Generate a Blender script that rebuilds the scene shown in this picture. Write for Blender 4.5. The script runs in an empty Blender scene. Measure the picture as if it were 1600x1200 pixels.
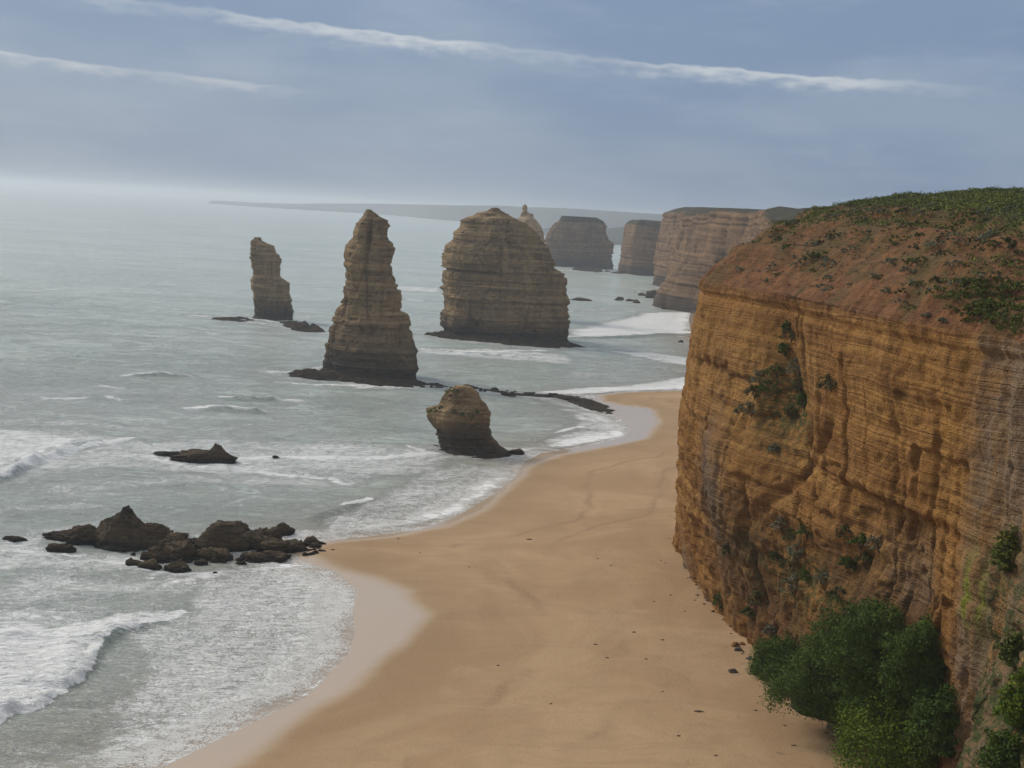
import bpy, math, random
import numpy as np
from mathutils import Vector, Matrix
from mathutils.bvhtree import BVHTree

scn = bpy.context.scene
col = scn.collection
R = math.radians
random.seed(7)
rng = np.random.default_rng(7)

# ------------------------------------------------------------------ camera
CAM_H, FPX = 55.0, 1930.0
ROLL, PITCH = math.atan(0.056), math.atan(268.6 / FPX)
F = Vector((0, math.cos(PITCH), -math.sin(PITCH)))
U0 = Vector((0, math.sin(PITCH), math.cos(PITCH)))
R0 = Vector((1, 0, 0))
RV = R0 * math.cos(ROLL) + U0 * math.sin(ROLL)
UV = U0 * math.cos(ROLL) - R0 * math.sin(ROLL)
cam_d = bpy.data.cameras.new('camera')
cam = bpy.data.objects.new('camera', cam_d)
col.objects.link(cam)
m = Matrix((RV, UV, -F)).transposed().to_4x4()
m.translation = Vector((0, 0, CAM_H))
cam.matrix_world = m
cam_d.sensor_width = 36.0
cam_d.lens = FPX / 1600.0 * 36.0
cam_d.clip_start = 0.5
cam_d.clip_end = 80000.0
scn.camera = cam

# ------------------------------------------------------------------ sky and sun
SUN_AZ, SUN_EL = R(-58), R(34)          # azimuth from +Y, negative = over the sea on the left
sunv = Vector((math.sin(SUN_AZ) * math.cos(SUN_EL), math.cos(SUN_AZ) * math.cos(SUN_EL), math.sin(SUN_EL)))
sl = bpy.data.lights.new('sun', 'SUN')
sl.energy = 1.5
sl.angle = R(16)
sl.color = (1.0, 0.93, 0.83)
so = bpy.data.objects.new('sun', sl)
col.objects.link(so)
so.rotation_euler = (-sunv).to_track_quat('-Z', 'Y').to_euler()
so.location = (-60, 0, 120)

scn.view_settings.view_transform = 'Standard'
scn.view_settings.look = 'None'
scn.view_settings.exposure = 0.38
scn.view_settings.gamma = 1.0
scn.view_settings.use_curve_mapping = False
scn.render.engine = 'CYCLES'
scn.cycles.use_denoising = True
scn.cycles.use_adaptive_sampling = True
scn.cycles.adaptive_threshold = 0.025
scn.cycles.max_bounces = 4
scn.cycles.diffuse_bounces = 2
scn.cycles.glossy_bounces = 2
scn.cycles.volume_bounces = 1
scn.cycles.transparent_max_bounces = 8


class NT:
    """tiny node-tree helper"""
    def __init__(self, tree):
        self.t = tree
        self.n = tree.nodes
        self.l = tree.links

    def node(self, typ, **kw):
        n = self.n.new(typ)
        for k, v in kw.items():
            setattr(n, k, v)
        return n

    def put(self, sock, v):
        if isinstance(v, bpy.types.NodeSocket):
            self.l.new(v, sock)
        else:
            sock.default_value = v

    def math(self, op, a, b=0.0, c=0.0, clamp=False):
        n = self.node('ShaderNodeMath', operation=op, use_clamp=clamp)
        self.put(n.inputs[0], a); self.put(n.inputs[1], b); self.put(n.inputs[2], c)
        return n.outputs[0]

    def step(self, v, lo, hi, a=0.0, b=1.0):
        n = self.node('ShaderNodeMapRange', interpolation_type='SMOOTHSTEP')
        self.put(n.inputs['Value'], v)
        self.put(n.inputs['From Min'], lo); self.put(n.inputs['From Max'], hi)
        self.put(n.inputs['To Min'], a); self.put(n.inputs['To Max'], b)
        return n.outputs[0]

    def mix(self, f, a, b, blend='MIX'):
        n = self.node('ShaderNodeMix', data_type='RGBA', blend_type=blend)
        self.put(n.inputs[0], f)
        self.put(n.inputs[6], a if isinstance(a, bpy.types.NodeSocket) else (*a, 1))
        self.put(n.inputs[7], b if isinstance(b, bpy.types.NodeSocket) else (*b, 1))
        return n.outputs[2]

    def noise1(self, w, detail=2.0, rough=0.6):
        n = self.node('ShaderNodeTexNoise', noise_dimensions='1D')
        self.put(n.inputs['W'], w)
        n.inputs['Scale'].default_value = 1.0; n.inputs['Detail'].default_value = detail
        n.inputs['Roughness'].default_value = rough
        return n.outputs[0]

    def noise(self, vec, scale, detail=4.0, rough=0.55, dist=0.0, dim='3D'):
        n = self.node('ShaderNodeTexNoise', noise_dimensions=dim)
        if vec is not None:
            self.l.new(vec, n.inputs['Vector'])
        self.put(n.inputs['Scale'], scale); n.inputs['Detail'].default_value = detail
        n.inputs['Roughness'].default_value = rough; n.inputs['Distortion'].default_value = dist
        return n.outputs[0]

    def scale(self, vec, s, loc=(0, 0, 0), rot=(0, 0, 0)):
        n = self.node('ShaderNodeMapping')
        self.l.new(vec, n.inputs['Vector'])
        n.inputs['Scale'].default_value = s
        n.inputs['Location'].default_value = loc
        n.inputs['Rotation'].default_value = rot
        return n.outputs[0]

    def sep(self, vec):
        n = self.node('ShaderNodeSeparateXYZ')
        self.l.new(vec, n.inputs[0])
        return n.outputs

    def comb(self, x, y, z):
        n = self.node('ShaderNodeCombineXYZ')
        self.put(n.inputs[0], x); self.put(n.inputs[1], y); self.put(n.inputs[2], z)
        return n.outputs[0]

    def attr(self, name):
        return self.node('ShaderNodeAttribute', attribute_name=name).outputs['Fac']

    def bump(self, h, strength, dist, normal=None):
        n = self.node('ShaderNodeBump')
        self.put(n.inputs['Strength'], strength); self.put(n.inputs['Distance'], dist)
        self.l.new(h, n.inputs['Height'])
        if normal is not None:
            self.l.new(normal, n.inputs['Normal'])
        return n.outputs[0]


world = bpy.data.worlds.new('World')
scn.world = world
world.use_nodes = True
T = NT(world.node_tree)
T.n.clear()
sky = T.node('ShaderNodeTexSky', sky_type='NISHITA', sun_disc=False)
sky.sun_elevation = SUN_EL
sky.sun_rotation = SUN_AZ
sky.air_density = 1.2
sky.dust_density = 2.0
gen = T.node('ShaderNodeTexCoord').outputs['Generated']
gx, gy, gz = T.sep(gen)
el = T.math('MULTIPLY', T.math('ARCSINE', gz), 57.2958)
az = T.math('MULTIPLY', T.math('ARCTAN2', gx, gy), 57.2958)
# cloud deck: broad soft sheets, longer across than they are high
deckv = T.comb(T.math('MULTIPLY', az, 0.045), T.math('MULTIPLY', el, 0.16), 1.7)
n1 = T.noise(deckv, 1.0, 3, 0.55, dim='2D')
n2 = T.noise(T.comb(T.math('MULTIPLY_ADD', az, 0.12, 13.0), T.math('MULTIPLY', el, 0.5), 0.0), 1.0, 3, 0.6, dim='2D')
deck = T.mix(T.step(n1, 0.36, 0.68), (0.150, 0.218, 0.338), (0.205, 0.268, 0.370))
deck = T.mix(T.math('MULTIPLY', T.step(n2, 0.45, 0.75), 0.35), deck, (0.27, 0.33, 0.42))
# the deck is thinner and paler towards the veiled sun and overhead
pale = T.math('MULTIPLY', T.step(el, 7.0, 45.0), 0.75)
deck = T.mix(pale, deck, (0.52, 0.55, 0.59))
sundot = T.node('ShaderNodeVectorMath', operation='DOT_PRODUCT')
T.l.new(gen, sundot.inputs[0]); sundot.inputs[1].default_value = sunv
deck = T.mix(T.math('MULTIPLY', T.step(sundot.outputs['Value'], 0.74, 1.0), 0.8), deck, (1.15, 1.10, 1.0))
# low veil along the horizon
deck = T.mix(T.step(el, 2.0, -0.3, 0.0, 0.3), deck, (0.31, 0.35, 0.41))


def streak(e0, slope, az0, az1, soft, up, down, seed, amp, gain):
    wob = T.math('MULTIPLY', T.math('SUBTRACT', T.noise1(T.math('MULTIPLY_ADD', az, 0.17, seed * 7.0), 3), 0.5), amp)
    c = T.math('ADD', T.math('ADD', T.math('MULTIPLY', az, slope), e0), wob)
    dv = T.math('SUBTRACT', el, c)
    fray = T.math('MULTIPLY', T.math('SUBTRACT', T.noise(T.comb(T.math('MULTIPLY_ADD', az, 0.9, seed), T.math('MULTIPLY', el, 2.6), 0.0), 1.0, 2, 0.5, dim='2D'), 0.5), down * 1.0)
    a = T.step(T.math('ADD', dv, T.math('MULTIPLY', fray, 0.25)), up, up * 0.1)
    dv = T.math('ADD', dv, fray)
    b = T.math('POWER', T.step(dv, -down, 0.1), 2.2)
    w = T.math('MULTIPLY', T.step(az, az0 - soft, az0 + soft), T.step(az, az1 + soft, az1 - soft))
    th = T.step(T.noise1(T.math('MULTIPLY_ADD', az, 0.11, seed * 3.0 + 5.0), 1), 0.30, 0.62, 0.35, 1.0)
    return T.math('MULTIPLY', T.math('MULTIPLY', T.math('MULTIPLY', a, b), w), T.math('MULTIPLY', th, gain))


deck = T.mix(streak(7.15, -0.048, -18.5, 18.0, 4.5, 0.18, 0.95, 3.1, 0.5, 0.72), deck, (0.52, 0.54, 0.56))
deck = T.mix(streak(4.35, -0.045, -46.0, -12.0, 4.0, 0.16, 0.75, 8.4, 0.4, 0.72), deck, (0.48, 0.50, 0.53))
skyc = T.node('ShaderNodeVectorMath', operation='SCALE')
T.l.new(sky.outputs[0], skyc.inputs[0]); skyc.inputs['Scale'].default_value = 0.07
tot = T.mix(0.86, skyc.outputs[0], deck)
bg = T.node('ShaderNodeBackground')
T.l.new(tot, bg.inputs['Color']); bg.inputs['Strength'].default_value = 1.0
out = T.node('ShaderNodeOutputWorld')
T.l.new(bg.outputs[0], out.inputs['Surface'])
world.cycles.sampling_method = 'MANUAL'
world.cycles.sample_map_resolution = 512


# ------------------------------------------------------------------ helpers
def ray(px, py):
    return F * FPX + RV * (px - 800) + UV * (600 - py)


def G(px, py, z=0.0):
    """world point at height z on the line of sight of a picture point"""
    d = ray(px, py)
    t = (z - CAM_H) / d.z
    return Vector((d.x * t, d.y * t, z))


def D(px, py, y):
    """world point at distance y in front of the lookout"""
    d = ray(px, py)
    t = y / d.y
    return Vector((d.x * t, y, CAM_H + d.z * t))


def _hash(ix, iy, iz, seed):
    h = (ix * 374761393 + iy * 668265263 + iz * 2147483647 + seed * 974634777) & 0xFFFFFFFF
    h = ((h ^ (h >> 13)) * 1274126177) & 0xFFFFFFFF
    h = ((h ^ (h >> 16)) * 2246822519) & 0xFFFFFFFF
    return ((h ^ (h >> 15)) & 0xFFFFFF) / float(0xFFFFFF)


def vnoise(x, y, z, seed=0):
    x, y, z = np.broadcast_arrays(np.asarray(x, float), np.asarray(y, float), np.asarray(z, float))
    x0, y0, z0 = np.floor(x), np.floor(y), np.floor(z)
    fx, fy, fz = x - x0, y - y0, z - z0
    fx, fy, fz = (f * f * (3 - 2 * f) for f in (fx, fy, fz))
    ix, iy, iz = x0.astype(np.int64), y0.astype(np.int64), z0.astype(np.int64)
    r = 0.0
    for a in (0, 1):
        wx = fx if a else 1 - fx
        for b in (0, 1):
            wy = fy if b else 1 - fy
            for c in (0, 1):
                wz = fz if c else 1 - fz
                r = r + wx * wy * wz * _hash(ix + a, iy + b, iz + c, seed)
    return r * 2 - 1


def fbm(x, y, z, oct=4, seed=0, gain=0.5):
    s, a, f, tot = 0.0, 1.0, 1.0, 0.0
    for i in range(oct):
        s = s + a * vnoise(x * f, y * f, z * f, seed + i * 17)
        tot += a; a *= gain; f *= 2.03
    return s / tot


def ss(x, a, b):
    t = np.clip((x - a) / (b - a), 0, 1)
    return t * t * (3 - 2 * t)


# one bed sequence for the whole coast: hard beds stand proud, soft beds are cut back
_bz = np.cumsum(np.random.default_rng(41).choice([0.35, 0.5, 0.7, 0.9, 1.3, 1.9, 2.6], 90))
_bv = np.random.default_rng(43).uniform(-1, 1, 91)


def strata(x, y, z):
    zz = z + 0.35 * vnoise(x * 0.06, y * 0.06, z * 0.05, 5) + 0.10 * vnoise(x * 0.5, y * 0.5, z * 0.3, 6)
    zz = zz + 6.0
    i = np.clip(np.searchsorted(_bz, zz), 1, 89)
    lo = _bz[i - 1]
    f = np.clip((zz - lo) / 0.16, 0, 1)
    big = _bv[i - 1] * (1 - f) + _bv[i] * f
    fine = vnoise(x * 0.04, y * 0.04, zz * 3.1, 9) * 0.4
    return big * 0.75 + fine * 0.5


def mesh_obj(name, v, f, mat=None, parent=None, smooth=True, attrs=None):
    me = bpy.data.meshes.new(name)
    v = np.asarray(v, np.float32)
    if isinstance(f, np.ndarray):
        n, k = f.shape
        me.vertices.add(len(v)); me.vertices.foreach_set('co', v.ravel())
        me.loops.add(n * k); me.loops.foreach_set('vertex_index', f.astype(np.int32).ravel())
        me.polygons.add(n)
        me.polygons.foreach_set('loop_start', np.arange(0, n * k, k, dtype=np.int32))
        me.polygons.foreach_set('loop_total', np.full(n, k, np.int32))
        me.update(calc_edges=True)
    else:
        me.from_pydata([tuple(p) for p in v], [], f)
    if smooth:
        me.polygons.foreach_set('use_smooth', np.ones(len(me.polygons), bool))
    for k, a in (attrs or {}).items():
        at = me.attributes.new(k, 'FLOAT', 'POINT')
        at.data.foreach_set('value', np.asarray(a, np.float32).ravel())
    if mat:
        me.materials.append(mat)
    me.validate()
    o = bpy.data.objects.new(name, me)
    col.objects.link(o)
    if parent:
        o.parent = parent
        o.matrix_parent_inverse = Matrix.Translation(-parent.location)
    return o


def grid_faces(nr, nc, wrap=False):
    r = np.arange(nr - 1)[:, None]
    c = np.arange(nc if wrap else nc - 1)[None, :]
    c2 = (c + 1) % nc
    return np.stack([r * nc + c, r * nc + c2, (r + 1) * nc + c2, (r + 1) * nc + c], -1).reshape(-1, 4)


def thing(name, label, cat, loc, group=None):
    o = bpy.data.objects.new(name, None)
    o.empty_display_size = 1.0
    col.objects.link(o)
    o.location = loc
    tag(o, label, cat, group)
    return o


def tag(o, label=None, cat=None, group=None, kind=None):
    if label: o['label'] = label
    if cat: o['category'] = cat
    if group: o['group'] = group
    if kind: o['kind'] = kind
    return o


def seg_dist(P, poly):
    """distance of points (n,2) to an open polyline, and the along-line fraction"""
    best = np.full(len(P), 1e9)
    for a, b in zip(poly[:-1], poly[1:]):
        a = np.asarray(a, float); b = np.asarray(b, float)
        ab = b - a
        t = np.clip(((P - a) @ ab) / max(ab @ ab, 1e-9), 0, 1)
        q = P - (a + t[:, None] * ab)
        best = np.minimum(best, (q * q).sum(1))
    return np.sqrt(best)


def inside(P, poly):
    x, y = P[:, 0], P[:, 1]
    r = np.zeros(len(P), bool)
    n = len(poly)
    for i in range(n):
        x1, y1 = poly[i]; x2, y2 = poly[(i + 1) % n]
        if y1 == y2: continue
        c = ((y1 > y) != (y2 > y)) & (x < (x2 - x1) * (y - y1) / (y2 - y1) + x1)
        r ^= c
    return r


def catmull(pts, n):
    p = np.asarray(pts, float)
    p = np.vstack([2 * p[0] - p[1], p, 2 * p[-1] - p[-2]])
    o = []
    for i in range(1, len(p) - 2):
        t = np.linspace(0, 1, n, endpoint=False)[:, None]
        a, b, c, d = p[i - 1], p[i], p[i + 1], p[i + 2]
        o.append(0.5 * (2 * b + (c - a) * t + (2 * a - 5 * b + 4 * c - d) * t ** 2 + (3 * b - a - 3 * c + d) * t ** 3))
    o.append(p[-2][None])
    return np.vstack(o)


# ------------------------------------------------------------------ materials
def new_mat(name):
    mt = bpy.data.materials.new(name)
    mt.use_nodes = True
    t = NT(mt.node_tree)
    bs = t.n['Principled BSDF']
    return mt, t, bs


def rock_mat(name, light, dark, bed, grey=(0.16, 0.14, 0.12), soil=(0.150, 0.068, 0.029), wet=(0.035, 0.032, 0.028), top=(0.05, 0.055, 0.02), fine=1.0):
    mt, t, bs = new_mat(name)
    pos = t.node('ShaderNodeNewGeometry').outputs['Position']
    px, py, pz = t.sep(pos)
    warp = t.noise(t.scale(pos, (0.05, 0.05, 0.05)), 1.0, 3)
    zz = t.math('ADD', pz, t.math('MULTIPLY', warp, 1.6))
    sv = t.comb(t.math('MULTIPLY', px, 0.02), t.math('MULTIPLY', py, 0.02), t.math('MULTIPLY', zz, 0.55))
    beds = t.noise(sv, 1.0, 6, 0.7)
    thin = t.noise(t.comb(t.math('MULTIPLY', px, 0.05), t.math('MULTIPLY', py, 0.05), t.math('MULTIPLY', zz, 3.0)), 1.0, 4, 0.6)
    run = t.noise(t.comb(t.math('MULTIPLY', px, 0.55), t.math('MULTIPLY', py, 0.55), t.math('MULTIPLY', pz, 0.05)), 1.0, 5, 0.6, 0.3)
    patch = t.noise(pos, 0.13, 5, 0.6, 0.5)
    grain = t.noise(pos, 1.3, 4, 0.7)
    c = t.mix(t.step(beds, 0.38, 0.62), dark, light)
    c = t.mix(t.math('MULTIPLY', t.step(patch, 0.42, 0.66), 0.6), c, bed)
    zone = t.noise(t.comb(t.math('MULTIPLY', px, 0.11), t.math('MULTIPLY', py, 0.11), t.math('MULTIPLY', pz, 0.035)), 1.0, 3, 0.55)
    c = t.mix(t.math('MULTIPLY', t.step(zone, 0.48, 0.62), 0.5), c, light)
    c = t.mix(t.math('MULTIPLY', t.step(zone, 0.46, 0.34), 0.45), c, dark)
    c = t.mix(t.math('MULTIPLY', t.step(thin, 0.52, 0.34), 0.3), c, dark)
    c = t.mix(t.math('MULTIPLY', t.step(run, 0.52, 0.70), 0.45), c, tuple(0.45 * k for k in dark))
    c = t.mix(t.math('MULTIPLY', t.step(run, 0.46, 0.30), 0.30), c, light)
    c = t.mix(t.math('MULTIPLY', t.step(grain, 0.40, 0.70), 0.35), c, tuple(0.5 * k for k in dark))
    # grey weathering rind
    ga = t.math('MULTIPLY', t.attr('grey'), t.step(run, 0.30, 0.55, 0.45, 1.0))
    c = t.mix(ga, c, t.mix(t.step(grain, 0.35, 0.65), tuple(0.55 * k for k in grey), grey))
    c = t.mix(t.math('MULTIPLY', t.attr('weathered'), t.step(t.math('ADD', patch, t.math('MULTIPLY', grain, 0.4)), 0.52, 0.80, 0.25, 0.9)), c, (0.105, 0.058, 0.026))
    # soil and rubble
    sc = t.mix(t.step(t.noise(pos, 0.6, 5, 0.65), 0.38, 0.66), soil, tuple(1.7 * k for k in soil))
    sc = t.mix(t.math('MULTIPLY', t.step(t.noise(pos, 0.17, 4, 0.6), 0.48, 0.62), 0.55), sc, (0.10, 0.085, 0.03))
    c = t.mix(t.attr('soil'), c, sc)
    # plant cover on flat tops
    gc = t.mix(t.step(t.noise(pos, 0.9, 4, 0.7), 0.35, 0.65), tuple(0.5 * k for k in top), tuple(1.5 * k for k in top))
    c = t.mix(t.attr('turf'), c, gc)
    # moss and lichen
    mo = t.math('MULTIPLY', t.attr('moss'), t.step(t.math('ADD', run, t.math('MULTIPLY', grain, 0.5)), 0.62, 0.86))
    c = t.mix(mo, c, (0.20, 0.21, 0.025))
    vg = t.math('MULTIPLY', t.attr('veg'), t.step(t.math('ADD', grain, t.math('MULTIPLY', patch, 0.4)), 0.58, 0.78))
    c = t.mix(vg, c, (0.055, 0.07, 0.022))
    # algae and damp at the tide line
    wv = t.math('MULTIPLY', t.attr('wet'), t.step(patch, 0.2, 0.6, 0.75, 1.0))
    c = t.mix(wv, c, wet)
    t.l.new(c, bs.inputs['Base Color'])
    bs.inputs['Roughness'].default_value = 0.93
    bs.inputs['Specular IOR Level'].default_value = 0.15
    h = t.math('ADD', t.math('MULTIPLY', thin, 1.3), t.math('MULTIPLY', grain, 1.0))
    h = t.math('ADD', h, t.math('MULTIPLY', t.step(t.noise(pos, 1.9, 2, 0.6), 0.62, 0.72), -0.5))
    h = t.math('ADD', h, t.math('MULTIPLY', t.noise(pos, 4.5, 2, 0.7), 0.35))
    h = t.math('ADD', h, t.math('MULTIPLY', run, 0.35))
    t.l.new(t.bump(h, 0.95 * fine, 0.6), bs.inputs['Normal'])
    return mt


M = {}
M['cliff'] = rock_mat('cliff_limestone', (0.405, 0.215, 0.063), (0.190, 0.084, 0.024), (0.305, 0.135, 0.034), grey=(0.235, 0.19, 0.14))
M['stack'] = rock_mat('stack_limestone', (0.42, 0.285, 0.140), (0.155, 0.105, 0.058), (0.265, 0.178, 0.09), wet=(0.040, 0.035, 0.030))
M['pale'] = rock_mat('hazed_limestone', (0.62, 0.46, 0.29), (0.36, 0.26, 0.16), (0.48, 0.35, 0.21))  # limestone lightened so distance haze sits in the spire's colour
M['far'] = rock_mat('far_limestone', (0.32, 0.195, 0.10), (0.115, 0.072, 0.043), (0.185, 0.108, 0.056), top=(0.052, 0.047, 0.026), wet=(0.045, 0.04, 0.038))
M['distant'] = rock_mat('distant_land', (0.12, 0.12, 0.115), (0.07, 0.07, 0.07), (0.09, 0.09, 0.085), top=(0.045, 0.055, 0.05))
M['reef'] = rock_mat('reef_rock', (0.13, 0.092, 0.052), (0.045, 0.034, 0.023), (0.085, 0.06, 0.032), wet=(0.018, 0.016, 0.014))


def leaf_mat(name, a, b, c, spot=None):
    mt, t, bs = new_mat(name)
    pos = t.node('ShaderNodeNewGeometry').outputs['Position']
    k = t.attr('tint')
    cc = t.mix(t.step(k, 0.0, 0.55), a, b)
    cc = t.mix(t.step(k, 0.6, 1.0), cc, c)
    big = t.noise(pos, 0.12, 4, 0.6)
    cc = t.mix(t.math('MULTIPLY', t.step(big, 0.42, 0.62), 0.6), cc, spot or b)
    t.l.new(cc, bs.inputs['Base Color'])
    bs.inputs['Roughness'].default_value = 0.75
    bs.inputs['Specular IOR Level'].default_value = 0.2
    return mt


M['bush'] = leaf_mat('bush_leaf', (0.030, 0.058, 0.009), (0.062, 0.105, 0.013), (0.120, 0.160, 0.020), (0.044, 0.085, 0.011))
M['bush_light'] = leaf_mat('bush_leaf_light', (0.055, 0.095, 0.009), (0.110, 0.165, 0.013), (0.20, 0.24, 0.020), (0.09, 0.145, 0.012))
M['scrub'] = leaf_mat('scrub_leaf', (0.048, 0.062, 0.015), (0.115, 0.132, 0.023), (0.25, 0.235, 0.032), (0.08, 0.108, 0.022))
M['salt'] = leaf_mat('saltbush_leaf', (0.09, 0.09, 0.05), (0.18, 0.18, 0.11), (0.29, 0.28, 0.20), (0.13, 0.125, 0.055))
M['dry'] = leaf_mat('dry_grass', (0.085, 0.05, 0.022), (0.13, 0.085, 0.035), (0.17, 0.14, 0.06), (0.085, 0.08, 0.03))
M['tuft'] = leaf_mat('tussock_leaf', (0.05, 0.05, 0.016), (0.10, 0.095, 0.028), (0.16, 0.14, 0.045), (0.05, 0.07, 0.02))
mt, t, bs = new_mat('stem_wood')
bs.inputs['Base Color'].default_value = (0.06, 0.045, 0.03, 1); bs.inputs['Roughness'].default_value = 0.9
M['stem'] = mt
mt, t, bs = new_mat('seaweed')
pos = t.node('ShaderNodeNewGeometry').outputs['Position']
t.l.new(t.mix(t.noise(pos, 3.0), (0.03, 0.02, 0.012), (0.10, 0.055, 0.025)), bs.inputs['Base Color'])
bs.inputs['Roughness'].default_value = 0.7
M['weed'] = mt

# sand
mt, t, bs = new_mat('sand')
pos = t.node('ShaderNodeNewGeometry').outputs['Position']
wet = t.attr('wet')
damp = t.attr('damp')
wob = t.noise(t.scale(pos, (0.05, 0.05, 0.05)), 1.0, 4, 0.6, 0.6, dim='2D')
rip = t.noise(t.scale(pos, (0.10, 0.30, 1), rot=(0, 0, -0.25)), 1.0, 6, 0.6, 1.2, dim='2D')
fin = t.noise(pos, 2.2, 6, 0.75, dim='2D')
c = t.mix(t.step(wob, 0.35, 0.68), (0.385, 0.252, 0.140), (0.46, 0.312, 0.180))
c = t.mix(t.math('MULTIPLY', t.step(rip, 0.48, 0.66), 0.42), c, (0.36, 0.24, 0.14))
c = t.mix(t.math('MULTIPLY', t.step(fin, 0.48, 0.74), 0.22), c, (0.33, 0.205, 0.11))
# sparse dark litter
lit = t.math('MULTIPLY', t.step(t.noise(pos, 0.75, 5, 0.8, 1.0, dim='2D'), 0.60, 0.70), t.attr('litter'))
c = t.mix(t.math('MULTIPLY', lit, 0.6), c, (0.16, 0.10, 0.06))
c = t.mix(t.math('MULTIPLY', t.math('MULTIPLY', t.attr('wrack'), t.step(fin, 0.3, 0.55)), 0.7), c, (0.26, 0.17, 0.10))
c = t.mix(t.math('MULTIPLY', damp, 0.42), c, (0.255, 0.17, 0.095))
c = t.mix(t.math('MULTIPLY', wet, 0.85), c, (0.52, 0.40, 0.285))  # wet sand; its paler base also holds the sky's reflection
t.l.new(c, bs.inputs['Base Color'])
t.l.new(t.math('SUBTRACT', 0.95, t.math('MULTIPLY', wet, 0.84)), bs.inputs['Roughness'])
t.l.new(t.math('ADD', 0.12, t.math('MULTIPLY', wet, 0.5)), bs.inputs['Specular IOR Level'])
dry = t.math('SUBTRACT', 1.0, wet)
t.l.new(t.bump(t.math('ADD', rip, t.math('MULTIPLY', fin, 0.8)), t.math('MULTIPLY', dry, 0.45), 0.25), bs.inputs['Normal'])
M['sand'] = mt

# sea
mt, t, bs = new_mat('sea_water')
pos = t.node('ShaderNodeNewGeometry').outputs['Position']
depth = t.attr('depth')
foam = t.attr('foam')
lace = t.attr('lace')
big = t.noise(t.scale(pos, (0.006, 0.018, 1)), 1.0, 4, 0.6, 0.4, dim='2D')
cw = t.mix(t.step(big, 0.35, 0.65), (0.47, 0.525, 0.465), (0.57, 0.615, 0.55))
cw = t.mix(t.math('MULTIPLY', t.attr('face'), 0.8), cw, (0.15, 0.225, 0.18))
wl = t.noise(t.scale(pos, (0.03, 0.16, 1), rot=(0, 0, 0.06)), 1.0, 5, 0.68, 0.4, dim='2D')
cw = t.mix(t.math('MULTIPLY', t.step(wl, 0.52, 0.68), 0.5), cw, (0.33, 0.395, 0.34))
shal = t.step(depth, 2.2, 0.1)
cw = t.mix(shal, cw, (0.42, 0.385, 0.31))
# foam lace: stretched cells broken by turbulence
wv = t.noise(t.scale(pos, (0.25, 0.4, 1)), 1.0, 4, 0.6, dim='2D')
wn = t.node('ShaderNodeTexNoise', noise_dimensions='2D'); t.l.new(t.scale(pos, (0.35, 0.5, 1)), wn.inputs['Vector']); wn.inputs['Detail'].default_value = 4
off = t.node('ShaderNodeVectorMath', operation='MULTIPLY_ADD')
t.l.new(wn.outputs['Color'], off.inputs[0]); off.inputs[1].default_value = (5.0, 4.0, 0); t.l.new(pos, off.inputs[2])
vo = t.node('ShaderNodeTexVoronoi', feature='DISTANCE_TO_EDGE', voronoi_dimensions='2D')
t.l.new(t.scale(off.outputs[0], (0.42, 0.75, 0.0)), vo.inputs['Vector']); vo.inputs['Scale'].default_value = 1.0
vo2 = t.node('ShaderNodeTexVoronoi', feature='DISTANCE_TO_EDGE', voronoi_dimensions='2D')
t.l.new(t.scale(off.outputs[0], (1.0, 1.7, 0.0)), vo2.inputs['Vector']); vo2.inputs['Scale'].default_value = 1.0
cell = t.math('SUBTRACT', 1.0, t.math('MULTIPLY', t.math('MINIMUM', vo.outputs['Distance'], t.math('MULTIPLY', vo2.outputs['Distance'], 1.5)), 2.6), clamp=True)
turb = t.noise(t.scale(pos, (0.34, 0.78, 1)), 1.0, 5, 0.62, 0.8, dim='2D')
patchy = t.noise(t.scale(pos, (0.06, 0.10, 1)), 1.0, 5, 0.65, 0.5, dim='2D')
fl = t.math('ADD', t.math('MULTIPLY', cell, 0.80), t.math('MULTIPLY', turb, 0.52))
lthr = t.math('SUBTRACT', 1.10, t.math('ADD', t.math('MULTIPLY', lace, 0.60), t.math('MULTIPLY', t.math('SUBTRACT', patchy, 0.5), 0.7)))
lmask = t.math('MULTIPLY', t.step(fl, lthr, t.math('ADD', lthr, 0.22)), t.step(lace, 0.02, 0.3))
fthr = t.math('SUBTRACT', 0.98, t.math('MULTIPLY', foam, 1.05))
fmask = t.math('MULTIPLY', t.step(t.math('ADD', t.math('MULTIPLY', turb, 0.8), t.math('MULTIPLY', patchy, 0.35)), fthr, t.math('ADD', fthr, 0.26)), t.step(foam, 0.02, 0.12))
fm = t.math('MAXIMUM', t.math('MULTIPLY', lmask, 0.8), fmask)
fleck = t.noise(t.scale(pos, (0.07, 0.42, 1), rot=(0, 0, 0.1)), 1.0, 5, 0.7, 0.5, dim='2D')
fm = t.math('MAXIMUM', fm, t.math('MULTIPLY', t.step(fleck, 0.62, 0.74), t.step(depth, 0.3, 1.0, 0.0, 0.5)))
cc = t.mix(fm, cw, (0.84, 0.835, 0.81))
t.l.new(cc, bs.inputs['Base Color'])
t.l.new(t.math('ADD', 0.20, t.math('MULTIPLY', fm, 0.65)), bs.inputs['Roughness'])
bs.inputs['IOR'].default_value = 1.333
t.l.new(t.math('SUBTRACT', 0.5, t.math('MULTIPLY', fm, 0.4)), bs.inputs['Specular IOR Level'])
al = t.math('MAXIMUM', t.step(depth, 0.0, 0.55, 0.25, 1.0), fm)
t.l.new(al, bs.inputs['Alpha'])
w1 = t.noise(t.scale(pos, (0.10, 0.30, 1), rot=(0, 0, 0.12)), 1.0, 5, 0.62, 0.3, dim='2D')
w2 = t.noise(t.scale(pos, (0.5, 1.1, 1), rot=(0, 0, -0.2)), 1.0, 5, 0.65, 0.3, dim='2D')
hh = t.math('ADD', t.math('MULTIPLY', w1, 2.2), t.math('MULTIPLY', w2, 0.9))
hh = t.math('ADD', hh, t.math('MULTIPLY', fm, 0.35))
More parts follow.
